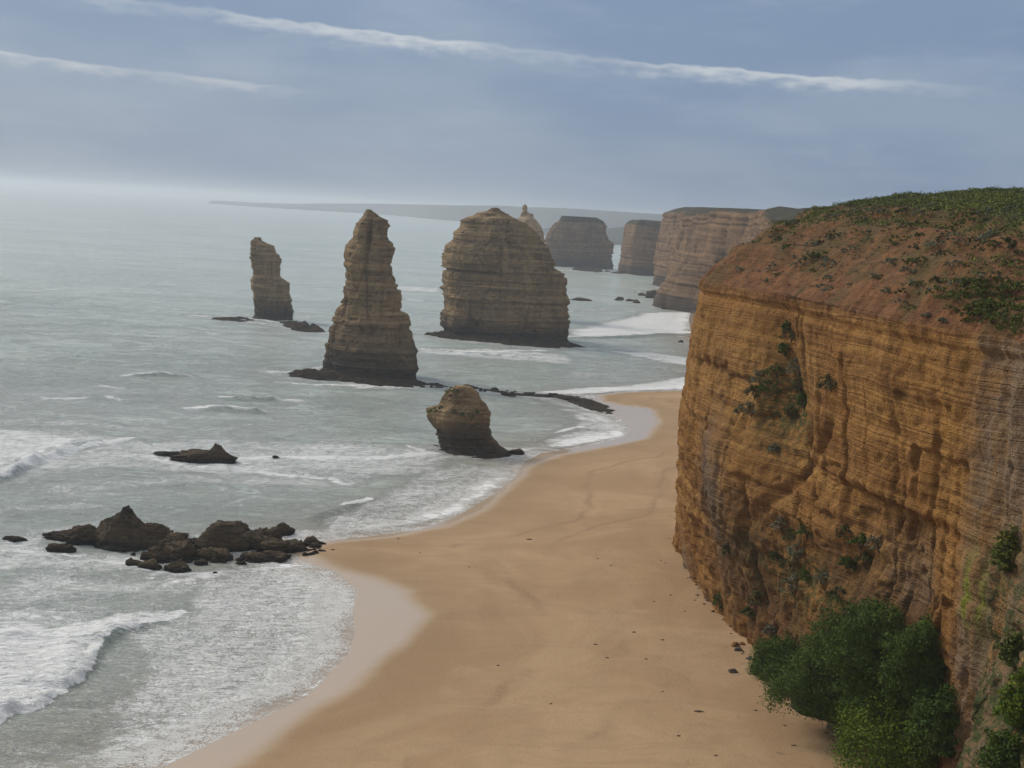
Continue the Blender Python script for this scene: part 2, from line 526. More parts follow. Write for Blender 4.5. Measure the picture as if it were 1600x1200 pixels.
t.l.new(t.bump(hh, t.step(depth, 0.0, 0.8, 0.12, 0.9), 1.0), bs.inputs['Normal'])
M['sea'] = mt

# ------------------------------------------------------------------ shoreline in plan
shore_px = [(250, 1200), (330, 1160), (440, 1106), (478, 1088), (508, 1058), (543, 1022), (553, 985), (549, 955), (558, 922), (520, 893), (470, 877),
            (455, 862), (480, 847), (540, 842), (610, 834), (662, 826), (706, 810), (765, 776), (803, 746), (818, 722), (845, 708), (890, 702), (940, 692), (983, 680),
            (985, 668), (968, 655), (950, 642), (935, 630), (925, 618), (980, 613), (1080, 610)]
shore = [(-78, 20), (-62, 60), (-48, 95)] + [tuple(G(*p).xy) for p in shore_px] + [(74, 440), (84, 520), (86, 600), (98, 700), (112, 790)]
shore_land = shore + [(1500, 790), (1500, -300), (-78, -300)]
wet_px = [(380, 1200), (470, 1130), (560, 1070), (640, 1010), (668, 965), (642, 928), (590, 902), (520, 880), (478, 862), (520, 849), (612, 839), (700, 823), (760, 796),
          (800, 764), (835, 728), (880, 713), (960, 699), (1012, 688), (1032, 664), (1018, 642), (975, 634), (945, 626), (940, 618), (985, 611.5), (1080, 608)]
wetl = [(-60, 20), (-46, 60), (-36, 95)] + [tuple(G(*p, 0.3).xy) for p in wet_px] + [(82, 440), (93, 520), (96, 600), (108, 700), (120, 790)]
wet_land = wetl + [(1500, 790), (1500, -300), (-60, -300)]


def shore_sdf(P):
    d = seg_dist(P, shore)
    return np.where(inside(P, shore_land), d, -d)


def beach_z(P, s=None):
    s = shore_sdf(P) if s is None else s
    n = fbm(P[:, 0] * 0.04, P[:, 1] * 0.04, 0, 4, 3)
    up = 4.2 * (1 - np.exp(-np.maximum(s, 0) / 42)) + n * 0.55 * ss(s, 4, 30)
    up = up + 0.16 * fbm(P[:, 0] * 0.22, P[:, 1] * 0.10, 2, 4, 8) * ss(s, 8, 30)
    dn = -4.0 * (1 - np.exp(np.minimum(s, 0) / 45))
    return np.where(s > 0, up, dn)


def axis(a, b, dense0, dense1, fine, coarse):
    out, x = [], a
    while x < b:
        out.append(x)
        x += fine if dense0 <= x <= dense1 else coarse
    out.append(b)
    return np.array(out)


bx_ = axis(-110, 240, -50, 62, 0.7, 4.0)
by_ = axis(20, 860, 100, 320, 0.8, 4.0)
X, Y = np.meshgrid(bx_, by_)
P = np.stack([X.ravel(), Y.ravel()], 1)
s = shore_sdf(P)
wd = seg_dist(P, wetl)
wsd = np.where(inside(P, wet_land), wd, -wd)
edge = 0.6 * fbm(P[:, 0] * 0.15, P[:, 1] * 0.15, 0, 3, 21)
bz = beach_z(P, s)
cdist = np.clip((P[:, 0] - 8) / 24, 0, 1)
wl1 = wsd + 7 * fbm(P[:, 0] * 0.05, P[:, 1] * 0.05, 0, 4, 23)
wl2 = wsd + 9 * fbm(P[:, 0] * 0.04, P[:, 1] * 0.04, 4, 4, 27)
wrack = np.maximum(ss(np.abs(wl1 - 15), 1.1, 0.1), 0.8 * ss(np.abs(wl2 - 26), 1.0, 0.1)) * ss(fbm(P[:, 0] * 0.06, P[:, 1] * 0.06, 8, 3, 29), -0.15, 0.3)
beach = mesh_obj('beach', np.stack([P[:, 0], P[:, 1], bz], 1), grid_faces(len(by_), len(bx_)), M['sand'],
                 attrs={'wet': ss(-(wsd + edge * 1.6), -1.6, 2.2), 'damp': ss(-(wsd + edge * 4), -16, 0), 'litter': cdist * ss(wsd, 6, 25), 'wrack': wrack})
tag(beach, 'wide curving tan sand beach between the surf and the ochre cliff', kind='structure')

# ------------------------------------------------------------------ sea
rows = [70.0]
while rows[-1] < 27000:
    rows.append(rows[-1] * (1.0042 if rows[-1] < 700 else 1.010 if rows[-1] < 3000 else 1.03))
rows = np.array(rows)
uu = np.concatenate([np.arange(-1.6, -0.50, 0.03), np.arange(-0.50, 0.24, 0.0026), np.arange(0.24, 1.2, 0.03)])
UU, YY = np.meshgrid(uu, rows)
XX = UU * YY
P = np.stack([XX.ravel(), YY.ravel()], 1)
x, y = P[:, 0], P[:, 1]
near = y < 1600
s = np.full(len(P), -300.0)
s[near] = shore_sdf(P[near])
depth = np.where(s > 0, -0.02 - 0.04 * s, 4.0 * (1 - np.exp(np.minimum(s, 0) / 45)))


def W(*pts):
    return [tuple(G(*p).xy) for p in pts]


foam = np.zeros(len(P)); lace = np.zeros(len(P)); face = np.zeros(len(P)); lift = np.zeros(len(P))
wx = x + 2.5 * fbm(x * 0.07, y * 0.07, 1, 4, 31) + 0.7 * fbm(x * 0.5, y * 0.5, 1, 3, 35)
wy = y + 2.5 * fbm(x * 0.07, y * 0.07, 5, 4, 33) + 0.7 * fbm(x * 0.5, y * 0.5, 5, 3, 36)
Pw = np.stack([wx, wy], 1)


def near_box(poly, pad):
    a = np.array(poly)
    return np.where((x > a[:, 0].min() - pad) & (x < a[:, 0].max() + pad) & (y > a[:, 1].min() - pad) & (y < a[:, 1].max() + pad))[0]


def foam_line(pts, width, amt, back=0.0):
    poly = W(*pts)
    i = near_box(poly, width * 4 + 8)
    d = seg_dist(Pw[i], poly)
    foam[i] = np.maximum(foam[i], amt * ss(d, width, width * 0.15))
    if back:
        lace[i] = np.maximum(lace[i], back * ss(d, width * 3.5, width * 0.5))


def foam_area(pts, soft, f_amt, l_amt):
    poly = W(*pts)
    i = near_box(poly, soft * 3 + 8)
    d = seg_dist(Pw[i], poly + poly[:1])
    d = np.where(inside(Pw[i], poly), d, -d)
    k = ss(d, -soft, soft)
    foam[i] = np.maximum(foam[i], f_amt * k)
    lace[i] = np.maximum(lace[i], l_amt * k)


def breaker(pts, height, front, backw):
    """a raised crest: steep on the shoreward side, long on the seaward side"""
    poly = np.array(W(*pts))
    i = near_box(poly, backw * 2)
    sm = catmull(poly, 8)
    q = Pw[i] * 0.35 + P[i] * 0.65
    best = np.full(len(i), 1e9); sg = np.zeros(len(i)); fr = np.zeros(len(i))
    n = len(sm)
    for k in range(n - 1):
        a, b = sm[k], sm[k + 1]
        ab = b - a
        tt = np.clip(((q - a) @ ab) / (ab @ ab), 0, 1)
        v = q - (a + tt[:, None] * ab)
        dd = (v * v).sum(1)
        mk = dd < best
        best[mk] = dd[mk]
        sg[mk] = (ab[0] * v[mk, 1] - ab[1] * v[mk, 0])
        fr[mk] = (k + tt[mk]) / (n - 1)
    d = np.sqrt(best)
    taper = np.clip(np.minimum(fr, 1 - fr) * 5, 0, 1)
    shorew = sg < 0
    hgt = np.where(shorew, ss(d, front, 0), ss(d, backw, 0)) * taper * height
    lift[i] = np.maximum(lift[i], hgt)
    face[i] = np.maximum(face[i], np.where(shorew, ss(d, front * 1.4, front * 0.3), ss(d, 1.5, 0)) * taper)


# near wave at the left
near_crest = [(-60, 1150), (0, 1117), (60, 1093), (130, 1048), (160, 1010), (200, 985), (290, 957)]
breaker(near_crest, 0.75, 1.8, 10.0)
foam_area([(-80, 1150), (0, 1115), (60, 1091), (128, 1045), (155, 1008), (200, 983), (292, 954), (210, 955), (140, 968), (90, 975), (40, 962), (-80, 970)], 1.6, 0.66, 1.0)
foam_line(near_crest, 2.0, 0.78)
foam_line([(-40, 965), (30, 955), (90, 965)], 2.5, 0.55, 0.8)
foam_area([(290, 955), (330, 895), (470, 878), (556, 915), (552, 1000), (500, 1060), (440, 1102), (320, 1150), (240, 1195), (120, 1200), (170, 1100), (230, 1040), (200, 990)], 3.0, 0.16, 0.95)
foam_area([(420, 885), (480, 882), (556, 918), (550, 1005), (500, 1050), (400, 1060), (300, 1010), (300, 940)], 4.0, 0.24, 1.05)
foam_area([(-60, 1210), (60, 1150), (160, 1080), (250, 1120), (180, 1230)], 3.0, 0.1, 0.45)
foam_area([(-60, 930), (60, 905), (190, 925), (330, 905), (300, 950), (150, 965), (-60, 965)], 3.0, 0.16, 0.62)
foam_area([(-60, 840), (80, 832), (110, 870), (190, 868), (300, 880), (190, 895), (60, 893), (-60, 900)], 3.0, 0.45, 0.95)
# left mid wave
mid_crest = [(-80, 775), (0, 748), (60, 722), (110, 702), (205, 682)]
breaker(mid_crest, 1.1, 2.2, 12.0)
foam_area([(-80, 775), (0, 746), (60, 720), (110, 700), (205, 679), (130, 684), (60, 672), (-80, 664)], 3.0, 0.60, 1.0)
foam_line(mid_crest, 2.6, 0.74)
foam_area([(200, 690), (330, 684), (560, 694), (690, 704), (690, 720), (600, 732), (470, 735), (360, 745), (250, 735), (120, 735), (90, 720), (160, 700)], 4.0, 0.40, 0.95)
foam_line([(380, 715), (480, 712), (600, 716), (685, 708)], 4.0, 0.72, 0.8)
foam_line([(370, 735), (450, 738), (520, 745), (550, 755)], 2.2, 0.68, 0.7)
foam_area([(-60, 800), (100, 770), (300, 760), (520, 770), (480, 830), (300, 820), (60, 830)], 5.0, 0.05, 0.34)
foam_area([(480, 838), (560, 790), (640, 745), (720, 722), (805, 738), (765, 775), (700, 810), (600, 832)], 3.0, 0.2, 0.85)
foam_area([(600, 830), (690, 790), (760, 745), (806, 742), (768, 775), (704, 811)], 2.0, 0.56, 1.0)
breaker([(470, 822), (505, 808), (545, 797), (575, 776)], 0.35, 1.6, 5.0)
foam_line([(540, 795), (560, 787), (572, 777)], 1.4, 0.95)
# small caps out to sea
for a in ([(195, 586), (250, 585), (300, 588)], [(345, 619), (390, 624), (440, 626), (470, 627)], [(300, 637), (360, 637), (420, 641)],
          [(160, 605), (190, 607)], [(75, 622), (110, 622), (140, 620)], [(170, 617), (192, 621)], [(300, 493), (325, 494)],
          [(620, 449), (650, 452), (690, 456)], [(640, 469), (660, 470)], [(395, 500), (440, 506), (495, 508)], [(330, 497), (395, 498)],
          [(560, 607), (590, 604), (615, 607)], [(420, 580), (470, 577), (500, 574)], [(450, 597), (500, 601), (560, 605)],
          [(660, 546), (720, 549), (800, 556), (885, 562)], [(690, 553), (760, 549), (850, 549)], [(890, 486), (960, 484), (1000, 488)],
          [(985, 417), (1022, 424)], [(935, 432), (960, 433)], [(990, 455), (1040, 460), (1075, 470)], [(1000, 470), (1050, 472)]):
    foam_line(a, 3.2 if a[0][1] < 560 else 2.2, 0.72, 0.6)
for a in ([(200, 587), (250, 586), (300, 589)], [(345, 621), (400, 626), (440, 628)], [(310, 639), (420, 643)], [(640, 547), (760, 553), (885, 564)], [(880, 530), (980, 527), (1075, 522)]):
    breaker(a, 0.8, 4.0, 10.0)
# longer lines of wash
foam_area([(-60, 672), (120, 668), (260, 690), (420, 686), (690, 700), (690, 735), (540, 748), (380, 742), (200, 738), (60, 745), (-60, 760)], 5.0, 0.36, 0.85)
foam_line([(-60, 655), (60, 660), (160, 668), (260, 676)], 3.0, 0.42, 0.7)
foam_line([(100, 760), (240, 752), (380, 750), (520, 752)], 2.6, 0.42, 0.7)
foam_line([(-60, 800), (60, 796), (160, 790)], 2.2, 0.4, 0.6)
foam_line([(60, 905), (200, 915), (340, 900), (450, 888)], 2.2, 0.5, 0.8)
foam_area([(300, 905), (470, 884), (555, 920), (550, 1000), (470, 1080), (330, 1140), (230, 1170), (260, 1080), (300, 1000)], 2.5, 0.30, 1.1)
# white water round the rocks and stack feet
for a, w_, f_ in (([(60, 838), (150, 826), (260, 836), (300, 845), (400, 836), (470, 836)], 2.5, 0.5), ([(50, 858), (110, 868), (180, 880), (230, 897), (300, 900), (400, 890), (470, 880)], 2.2, 0.58),
                  ([(235, 712), (280, 722), (320, 730), (372, 724), (380, 715)], 2.6, 0.62), ([(660, 702), (700, 714), (750, 718), (800, 716)], 1.6, 0.62),
                  ([(455, 592), (520, 599), (580, 605), (650, 606)], 3.0, 0.5), ([(660, 525), (720, 532), (800, 541), (890, 546)], 4.0, 0.42), ([(380, 503), (430, 509), (505, 520)], 4.0, 0.55),
                  ([(850, 420), (900, 423), (960, 421), (1010, 424)], 6.0, 0.5), ([(1010, 447), (1045, 452), (1075, 480)], 6.0, 0.55), ([(650, 602), (740, 610), (850, 622), (950, 648)], 2.0, 0.45)):
    foam_line(a, w_, f_, 0.7)
# far bay surf
foam_area([(886, 527), (980, 526), (1080, 521), (1090, 487), (1010, 488), (960, 500), (890, 515)], 9.0, 0.68, 1.1)
foam_line([(886, 525), (980, 524), (1080, 519)], 7.0, 0.7)
foam_area([(930, 546), (1000, 550), (1085, 560), (1085, 573), (1040, 566), (980, 556)], 5.0, 0.62, 1.0)
foam_area([(800, 613), (900, 606), (1000, 600), (1085, 586), (1085, 608), (980, 611), (900, 617)], 4.0, 0.66, 1.0)
foam_line([(890, 590), (1000, 575), (1080, 580)], 4.0, 0.3, 0.6)
foam_area([(850, 700), (900, 699), (985, 680), (985, 668), (930, 676), (880, 685)], 1.8, 0.62, 1.0)
foam_line([(865, 676), (885, 671), (905, 667)], 1.6, 0.85, 0.6)
foam_line([(880, 640), (930, 652), (965, 660)], 2.0, 0.6, 0.7)
foam_line([(770, 700), (810, 705), (850, 702)], 1.5, 0.6, 0.7)
foam_line([(640, 700), (690, 712)], 1.5, 0.7, 0.7)
foam_area([(640, 542), (760, 545), (890, 556), (900, 570), (780, 562), (650, 552)], 4.0, 0.5, 0.8)
foam_area([(890, 640), (940, 648), (990, 668), (985, 682), (930, 690), (870, 700), (850, 690), (900, 672)], 3.0, 0.5, 1.0)
foam_area([(610, 446), (690, 449), (690, 458), (620, 454)], 5.0, 0.55, 0.8)
# thin white lip where the swash ends
wobs = s + 0.5 * fbm(x * 0.3, y * 0.3, 3, 3, 51)
lip = ss(wobs, -0.9, -0.35) * ss(wobs, 0.25, -0.1)
foam = np.maximum(foam, 0.55 * lip * (y < 420) * ss(fbm(x * 0.09, y * 0.09, 6, 3, 53), -0.35, 0.25))
lace = np.maximum(lace, 0.55 * ss(s, -14, -2) * (y < 420))
# general light flecks over open water
lace = np.maximum(lace, (0.20 + 0.25 * fbm(x * 0.012, y * 0.03, 1, 3, 61)) * ss(y, 900, 300) + 0.14)
lace = np.maximum(lace, (0.36 + 0.3 * fbm(x * 0.025, y * 0.05, 4, 3, 63)) * ss(y, 300, 200))

damp_ = ss(depth, 0.1, 2.2)
sw = 0.26 * np.sin(y * 0.115 + x * 0.022 + 1.8 * fbm(x * 0.01, y * 0.01, 0, 2, 71) * 3)
sw = sw + 0.26 * fbm(x * 0.05, y * 0.16, 0, 3, 73) * 2 + 0.30 * fbm(x * 0.22, y * 0.5, 0, 3, 75)
sw = sw * damp_ * ss(y, 5000, 900)
z = sw + lift * (1.0 + 0.9 * fbm(x * 0.35, y * 0.35, 0, 4, 77)) + 0.30 * np.clip(foam, 0, 1) * ss(depth, 0.1, 0.8) * fbm(x * 0.8, y * 0.8, 0, 3, 79)
z = np.where(s > 0, 0.02 - 0.02 * s, z + 0.03)
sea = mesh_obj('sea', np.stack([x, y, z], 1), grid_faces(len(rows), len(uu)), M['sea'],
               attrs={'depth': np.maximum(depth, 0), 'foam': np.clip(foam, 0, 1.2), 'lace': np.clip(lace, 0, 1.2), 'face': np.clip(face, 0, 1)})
tag(sea, 'grey green sea with white surf', kind='structure')

# ------------------------------------------------------------------ main cliff
RIM = 47.0


def rimp(px, py): return tuple(G(px, py, RIM).xy)
def footp(px, py, z=3.2): return tuple(G(px, py, z).xy)


keys = [  # rim in plan, foot in plan, face bulge, talus
    ((150, 330), (147, 334), 0.0, 0.0),
    ((100, 292), (96, 296), 0.0, 0.0),
    ((58, 246), (53, 250), 0.3, 0.0),
    ((35, 208), (31, 210), 0.6, 0.0),
    (rimp(1097, 437), footp(1086, 908), 1.9, 0.0),
    (rimp(1150, 447), footp(1148, 985), 1.5, 0.0),
    (rimp(1240, 466), footp(1246, 1058), 0.4, 0.2),
    (rimp(1320, 484), -3.0, 0.2, 0.4),
    (rimp(1400, 500), -4.5, 0.0, 1.0),
    (rimp(1480, 512), -3.5, 0.0, 1.0),
    (rimp(1540, 521), -1.0, 0.0, 0.8),
    ((40.9, 99.8), 0.0, 0.0, 2.0),
    ((41.6, 96.0), 0.8, 0.2, 4.5),
    ((41.6, 91.0), 1.2, 0.4, 5.5),
    ((35.0, 66), None, 0.4, 3.0),
    ((19, 30), None, 0.3, 3.0),
    ((6.5, 7.5), None, 0.2, 3.0),
    ((-4, 1.0), None, 0.2, 3.0),
    ((-26, -12), None, 0.2, 3.0),
    ((-90, -44), None, 0.2, 3.0)]
rk = np.array([k[0] for k in keys], float)
tan = np.gradient(rk, axis=0)
tan /= np.linalg.norm(tan, axis=1)[:, None]
outn = np.stack([tan[:, 1], -tan[:, 0]], 1)       # seaward when walking from far to near
fk = np.array([k[1] if isinstance(k[1], tuple) else rk[i] + outn[i] * (1.2 if k[1] is None else k[1]) for i, k in enumerate(keys)], float)
NS = 60
allk = np.hstack([rk, fk, np.array([[k[2], k[3]] for k in keys]), np.arange(len(keys))[:, None]])
dn_ = catmull(allk, NS)
seg = np.linalg.norm(np.diff(dn_[:, :2], axis=0), axis=1)
cum = np.concatenate([[0], np.cumsum(seg)])
ki = dn_[:, 6]
s0, s1 = np.interp([3.4, 12.6], ki, cum)
sa = np.concatenate([np.arange(0, s0, 2.0), np.arange(s0, s1, 0.24), np.arange(s1, cum[-1], 1.2)])
L = np.stack([np.interp(sa, cum, dn_[:, j]) for j in range(7)], 1)
rim2, foot2, bulge, talus, kk = L[:, :2], L[:, 2:4], L[:, 4], L[:, 5], L[:, 6]
tg = np.gradient(rim2, axis=0)
for _ in range(14):
    tg[1:-1] = (tg[:-2] + tg[1:-1] * 2 + tg[2:]) / 4
tg /= np.linalg.norm(tg, axis=1)[:, None]
on = np.stack([tg[:, 1], -tg[:, 0]], 1)
zl = np.concatenate([[-3, -1], np.arange(0.5, RIM, 0.23), [RIM]])
NR, NC = len(zl), len(sa)
Z = np.repeat(zl[:, None], NC, 1)
tt = np.clip((Z - 3.0) / (RIM - 3.0), -0.1, 1)
base = foot2[None] * (1 - tt[..., None]) + rim2[None] * tt[..., None]
offs = bulge[None] * np.sin(np.clip(tt, 0, 1) * math.pi) ** 0.8 * 1.2
# talus apron
KK0 = np.repeat(kk[None], NR, 0)
tal = talus[None] * ss(Z, 14.0 + 16.0 * ss(KK0, 10.2, 11.6), 3.0) ** 1.2
offs = offs + tal
bx0, by0 = base[..., 0], base[..., 1]
KK = np.repeat(kk[None], NR, 0)
SS = np.repeat(sa[None], NR, 0)
body = ss(Z, 6, 14)
st = strata(bx0, by0, Z)
offs = offs + st * (0.40 - 0.16 * ss(Z, 24, 31)) * (0.35 + 0.65 * body)
offs = offs + 1.5 * fbm(bx0 * 0.055, by0 * 0.055, Z * 0.03, 3, 101)
offs = offs + 0.65 * fbm(bx0 * 0.25, by0 * 0.25, Z * 0.22, 4, 103)
offs = offs - 0.5 * ss(fbm(bx0 * 0.7, by0 * 0.7, Z * 0.9, 3, 104), 0.3, 0.5) * (1 - 0.7 * ss(Z, 24, 31))
offs = offs + 0.30 * fbm(bx0 * 1.1, by0 * 1.1, Z * 0.9, 3, 105)
gul = np.abs(fbm(bx0 * 0.16, by0 * 0.16, Z * 0.018, 3, 107))
offs = offs - 0.45 * ss(gul, 0.07, 0.0) * ss(Z, 44, 36)
# rough lower third (slumped, cavernous)
low = ss(Z, 27, 14)
cav = fbm(bx0 * 0.35, by0 * 0.35, Z * 0.30, 4, 111)
offs = offs + low * (1.0 * cav - 0.9 * ss(cav, 0.15, 0.5)) * (1 - 0.5 * ss(KK, 6.2, 7))


def bump2(kc, kw, zc, zw):
    return np.exp(-((KK - kc) / kw) ** 2 - ((Z - zc) / zw) ** 2)


# grey slab spur standing out of the face, with a notch and a vegetated chute above it
offs = offs + 2.2 * bump2(5.15, 0.42, 21, 9) + 1.3 * bump2(5.5, 0.30, 24, 8)
offs = offs - 2.6 * bump2(5.75, 0.16, 38, 6.5) - 1.4 * bump2(6.05, 0.22, 33, 5)
diag = np.abs((Z - 27) - (KK - 6.1) * 13.0)
offs = offs - 0.8 * ss(diag, 1.8, 0.0) * ss(np.abs(KK - 6.1), 0.75, 0.35)
# scooped hollow under a hard bed on the near half
hol = ss(KK, 6.6, 7.2) * ss(KK, 9.1, 8.3)
offs = offs - 1.9 * hol * ss(Z, 29.5 + 0.6 * fbm(SS * 0.2, 0, 0, 3, 5), 27.6) * ss(Z, 14, 23)
# fluted near wall
flu = fbm(SS * 0.55, Z * 0.02, 0, 4, 117)
offs = offs + 0.8 * flu * ss(KK, 9.4, 10.2)
# open vertical joints
rj = np.random.default_rng(77)
sj0, sj1 = np.interp([4.0, 10.8], ki, cum)
for _ in range(22):
    sj = rj.uniform(sj0, sj1); zc = rj.uniform(14, 42); zw = rj.uniform(3, 9)
    wob_ = 0.5 * fbm(Z * 0.3 + sj, 0, 0, 3, 91) + (Z - zc) * rj.uniform(-0.12, 0.12)
    offs = offs - rj.uniform(0.4, 1.1) * np.exp(-((SS - sj - wob_) / rj.uniform(0.2, 0.45)) ** 2) * ss(np.abs(Z - zc), zw, zw * 0.5)
# slabs that fell away leave shallow flat scars with sharp upper edges
for _ in range(16):
    sj = rj.uniform(sj0, sj1); zc = rj.uniform(8, 38); ws = rj.uniform(1.5, 5.0); hs = rj.uniform(1.5, 5.0)
    e1 = 0.8 * fbm(SS * 0.4, Z * 0.4, sj, 3, 95)
    offs = offs - rj.uniform(0.25, 0.7) * ss(np.abs(SS - sj) + e1, ws, ws - 0.35) * ss(Z + e1, zc + hs, zc + hs - 0.4) * ss(Z, zc - hs, zc + hs)
# overhanging lip at the rim
offs = offs + 0.35 * ss(Z, RIM - 1.6, RIM - 0.8) * (0.6 + fbm(bx0 * 0.8, by0 * 0.8, 0, 3, 119)) - 0.35 * np.exp(-((Z - (RIM - 1.8)) / 0.5) ** 2)
offs[-1] *= 0.8
vx = bx0 + on[None, :, 0] * offs
vy = by0 + on[None, :, 1] * offs
V = np.stack([vx, vy, Z], -1)


def top_z(v, x, y):
    """height of the headland at v metres in from the rim"""
    h = RIM + 12.6 * (1 - np.exp(-np.maximum(v, 0) / 10.5)) + 0.045 * np.clip(v, 0, 70)
    h = h + (0.9 * fbm(x * 0.09, y * 0.09, 0, 3, 131) + 0.55 * fbm(x * 0.35, y * 0.35, 0, 4, 133)) * ss(v, 0.3, 5)
    h = h + 0.40 * np.sin(h * 2.1 + 1.5 * vnoise(x * 0.06, y * 0.06, 0, 137)) * ss(v, 0.8, 2.5) * ss(v, 20, 9)
    step = vnoise(x * 0.05, y * 0.05, h * 0.8, 135)
    return h + 0.9 * step * ss(v, 1, 3) * ss(v, 22, 12)


# lip rows running in from the rim
ext = []
r0 = V[-1]
for v in (0.25, 0.6, 1.0, 1.6, 2.8, 4.2):
    p = r0[:, :2] - on * v
    ext.append(np.stack([p[:, 0], p[:, 1], top_z(np.full(NC, v), p[:, 0], p[:, 1]) + (0.05 if v < 3 else -0.9)], -1))
V = np.concatenate([V, np.array(ext)], 0)
NR2 = V.shape[0]
Zf = np.concatenate([Z, np.repeat(Z[-1:], 6, 0)], 0)
Kf = np.repeat(kk[None], NR2, 0)
soil = np.zeros((NR2, NC)); soil[NR - 4:NR - 1] = 0.5; soil[NR - 1:] = 1.0
soil = np.maximum(soil, ss(Zf, 16, 8) * ss(Kf, 5.2, 6.2) * 0.8)
nz_ = fbm(V[..., 0] * 0.12, V[..., 1] * 0.12, V[..., 2] * 0.08, 4, 141)
greym = np.exp(-((Kf - 4.95) / 0.26) ** 2 - ((Zf - 19) / 9.0) ** 2) * 1.1
greym = np.maximum(greym, ss(Kf, 9.5, 10.3) * ss(nz_, -0.35, 0.25) * 0.7)
greym = np.maximum(greym, np.exp(-((Kf - 8.2) / 0.9) ** 2 - ((Zf - 22) / 4.5) ** 2) * 0.55 * ss(nz_, -0.2, 0.2))
greym = np.maximum(greym, ss(Zf, 12, 3) * ss(nz_, 0.0, 0.3) * 0.6)
greym = np.clip(greym * ss(nz_, -0.6, 0.0), 0, 1)
mossm = np.exp(-((Kf - 10.45) / 0.26) ** 2 - ((Zf - 25.0) / 3.4) ** 2) * 1.5
vegm = np.maximum(ss(Kf, 10.5, 11.2) * ss(Zf, 34, 24), np.exp(-((Kf - 5.8) / 0.35) ** 2 - ((Zf - 34) / 5) ** 2))
vegm = np.maximum(vegm, np.exp(-((Kf - 6.2) / 0.8) ** 2 - ((Zf - 15) / 5) ** 2) * 0.8)
weath = ss(Zf + 7 * nz_, 27, 17) * ss(Kf, 4.2, 5.2) * ss(Kf, 9.6, 8.6) * ss(nz_, -0.5, 0.15)
cl = mesh_obj('cliff', V.reshape(-1, 3), grid_faces(NR2, NC), M['cliff'],
              attrs={'soil': soil, 'grey': greym, 'moss': np.clip(mossm, 0, 1), 'veg': np.clip(vegm, 0, 1), 'weathered': np.clip(weath, 0, 1)})
cl.data.flip_normals()
tag(cl, 'tall layered ochre limestone cliff with a reddish rim above the beach', kind='structure')

# headland top as a height field in from the rim
gx_ = axis(-95, 420, 20, 110, 0.55, 4.0)
gy_ = axis(-140, 420, 88, 260, 0.6, 4.0)
X, Y = np.meshgrid(gx_, gy_)
P = np.stack([X.ravel(), Y.ravel()], 1)
rimline = [tuple(p) for p in V[NR - 1, ::3, :2]]
rim_poly = rimline + [(-90, -400), (900, -400), (900, 600), (150, 600)]
ins = inside(P, rim_poly)
dist = np.where(ins, 0, -1.0)
ii = np.where(ins)[0]
ww = seg_dist(P[ii], rimline[::2])
dist[ii] = ww
hz = top_z(dist, P[:, 0], P[:, 1])
ok = (dist > 1.3)
fc = grid_faces(len(gy_), len(gx_))
fc = fc[ok[fc].all(1)]
used = np.unique(fc)
remap = np.full(len(P), -1); remap[used] = np.arange(len(used))
soilv = ss(dist, 30, 14); turfv = ss(dist + 5 * fbm(P[:, 0] * 0.08, P[:, 1] * 0.08, 0, 3, 151), 13, 20)
top = mesh_obj('headland_top', np.stack([P[:, 0], P[:, 1], hz], 1)[used], remap[fc], M['cliff'],
               attrs={'soil': np.ones(len(used)), 'turf': turfv[used], 'veg': 0.3 * np.ones(len(used))})
tag(top, 'red brown soil slope rising to the green scrub on the headland', kind='structure')


def bvh_of(o):
    me = o.data
    n = len(me.vertices)
    co = np.empty(n * 3, np.float32); me.vertices.foreach_get('co', co)
    return BVHTree.FromPolygons([Vector(c) for c in co.reshape(-1, 3)], [tuple(p.vertices) for p in me.polygons])


bvh_c, bvh_t = bvh_of(cl), bvh_of(top)


def surf(px, py):
    """where the line of sight of a picture point meets the cliff or its top"""
    o, d = Vector((0, 0, CAM_H)), ray(px, py).normalized()
    best = None
    for b in (bvh_c, bvh_t):
        loc, nrm, idx, dd = b.ray_cast(o, d, 2000)
        if loc is not None and (best is None or dd < best[2]):
            best = (loc, nrm if nrm.dot(d) < 0 else -nrm, dd)
    return best


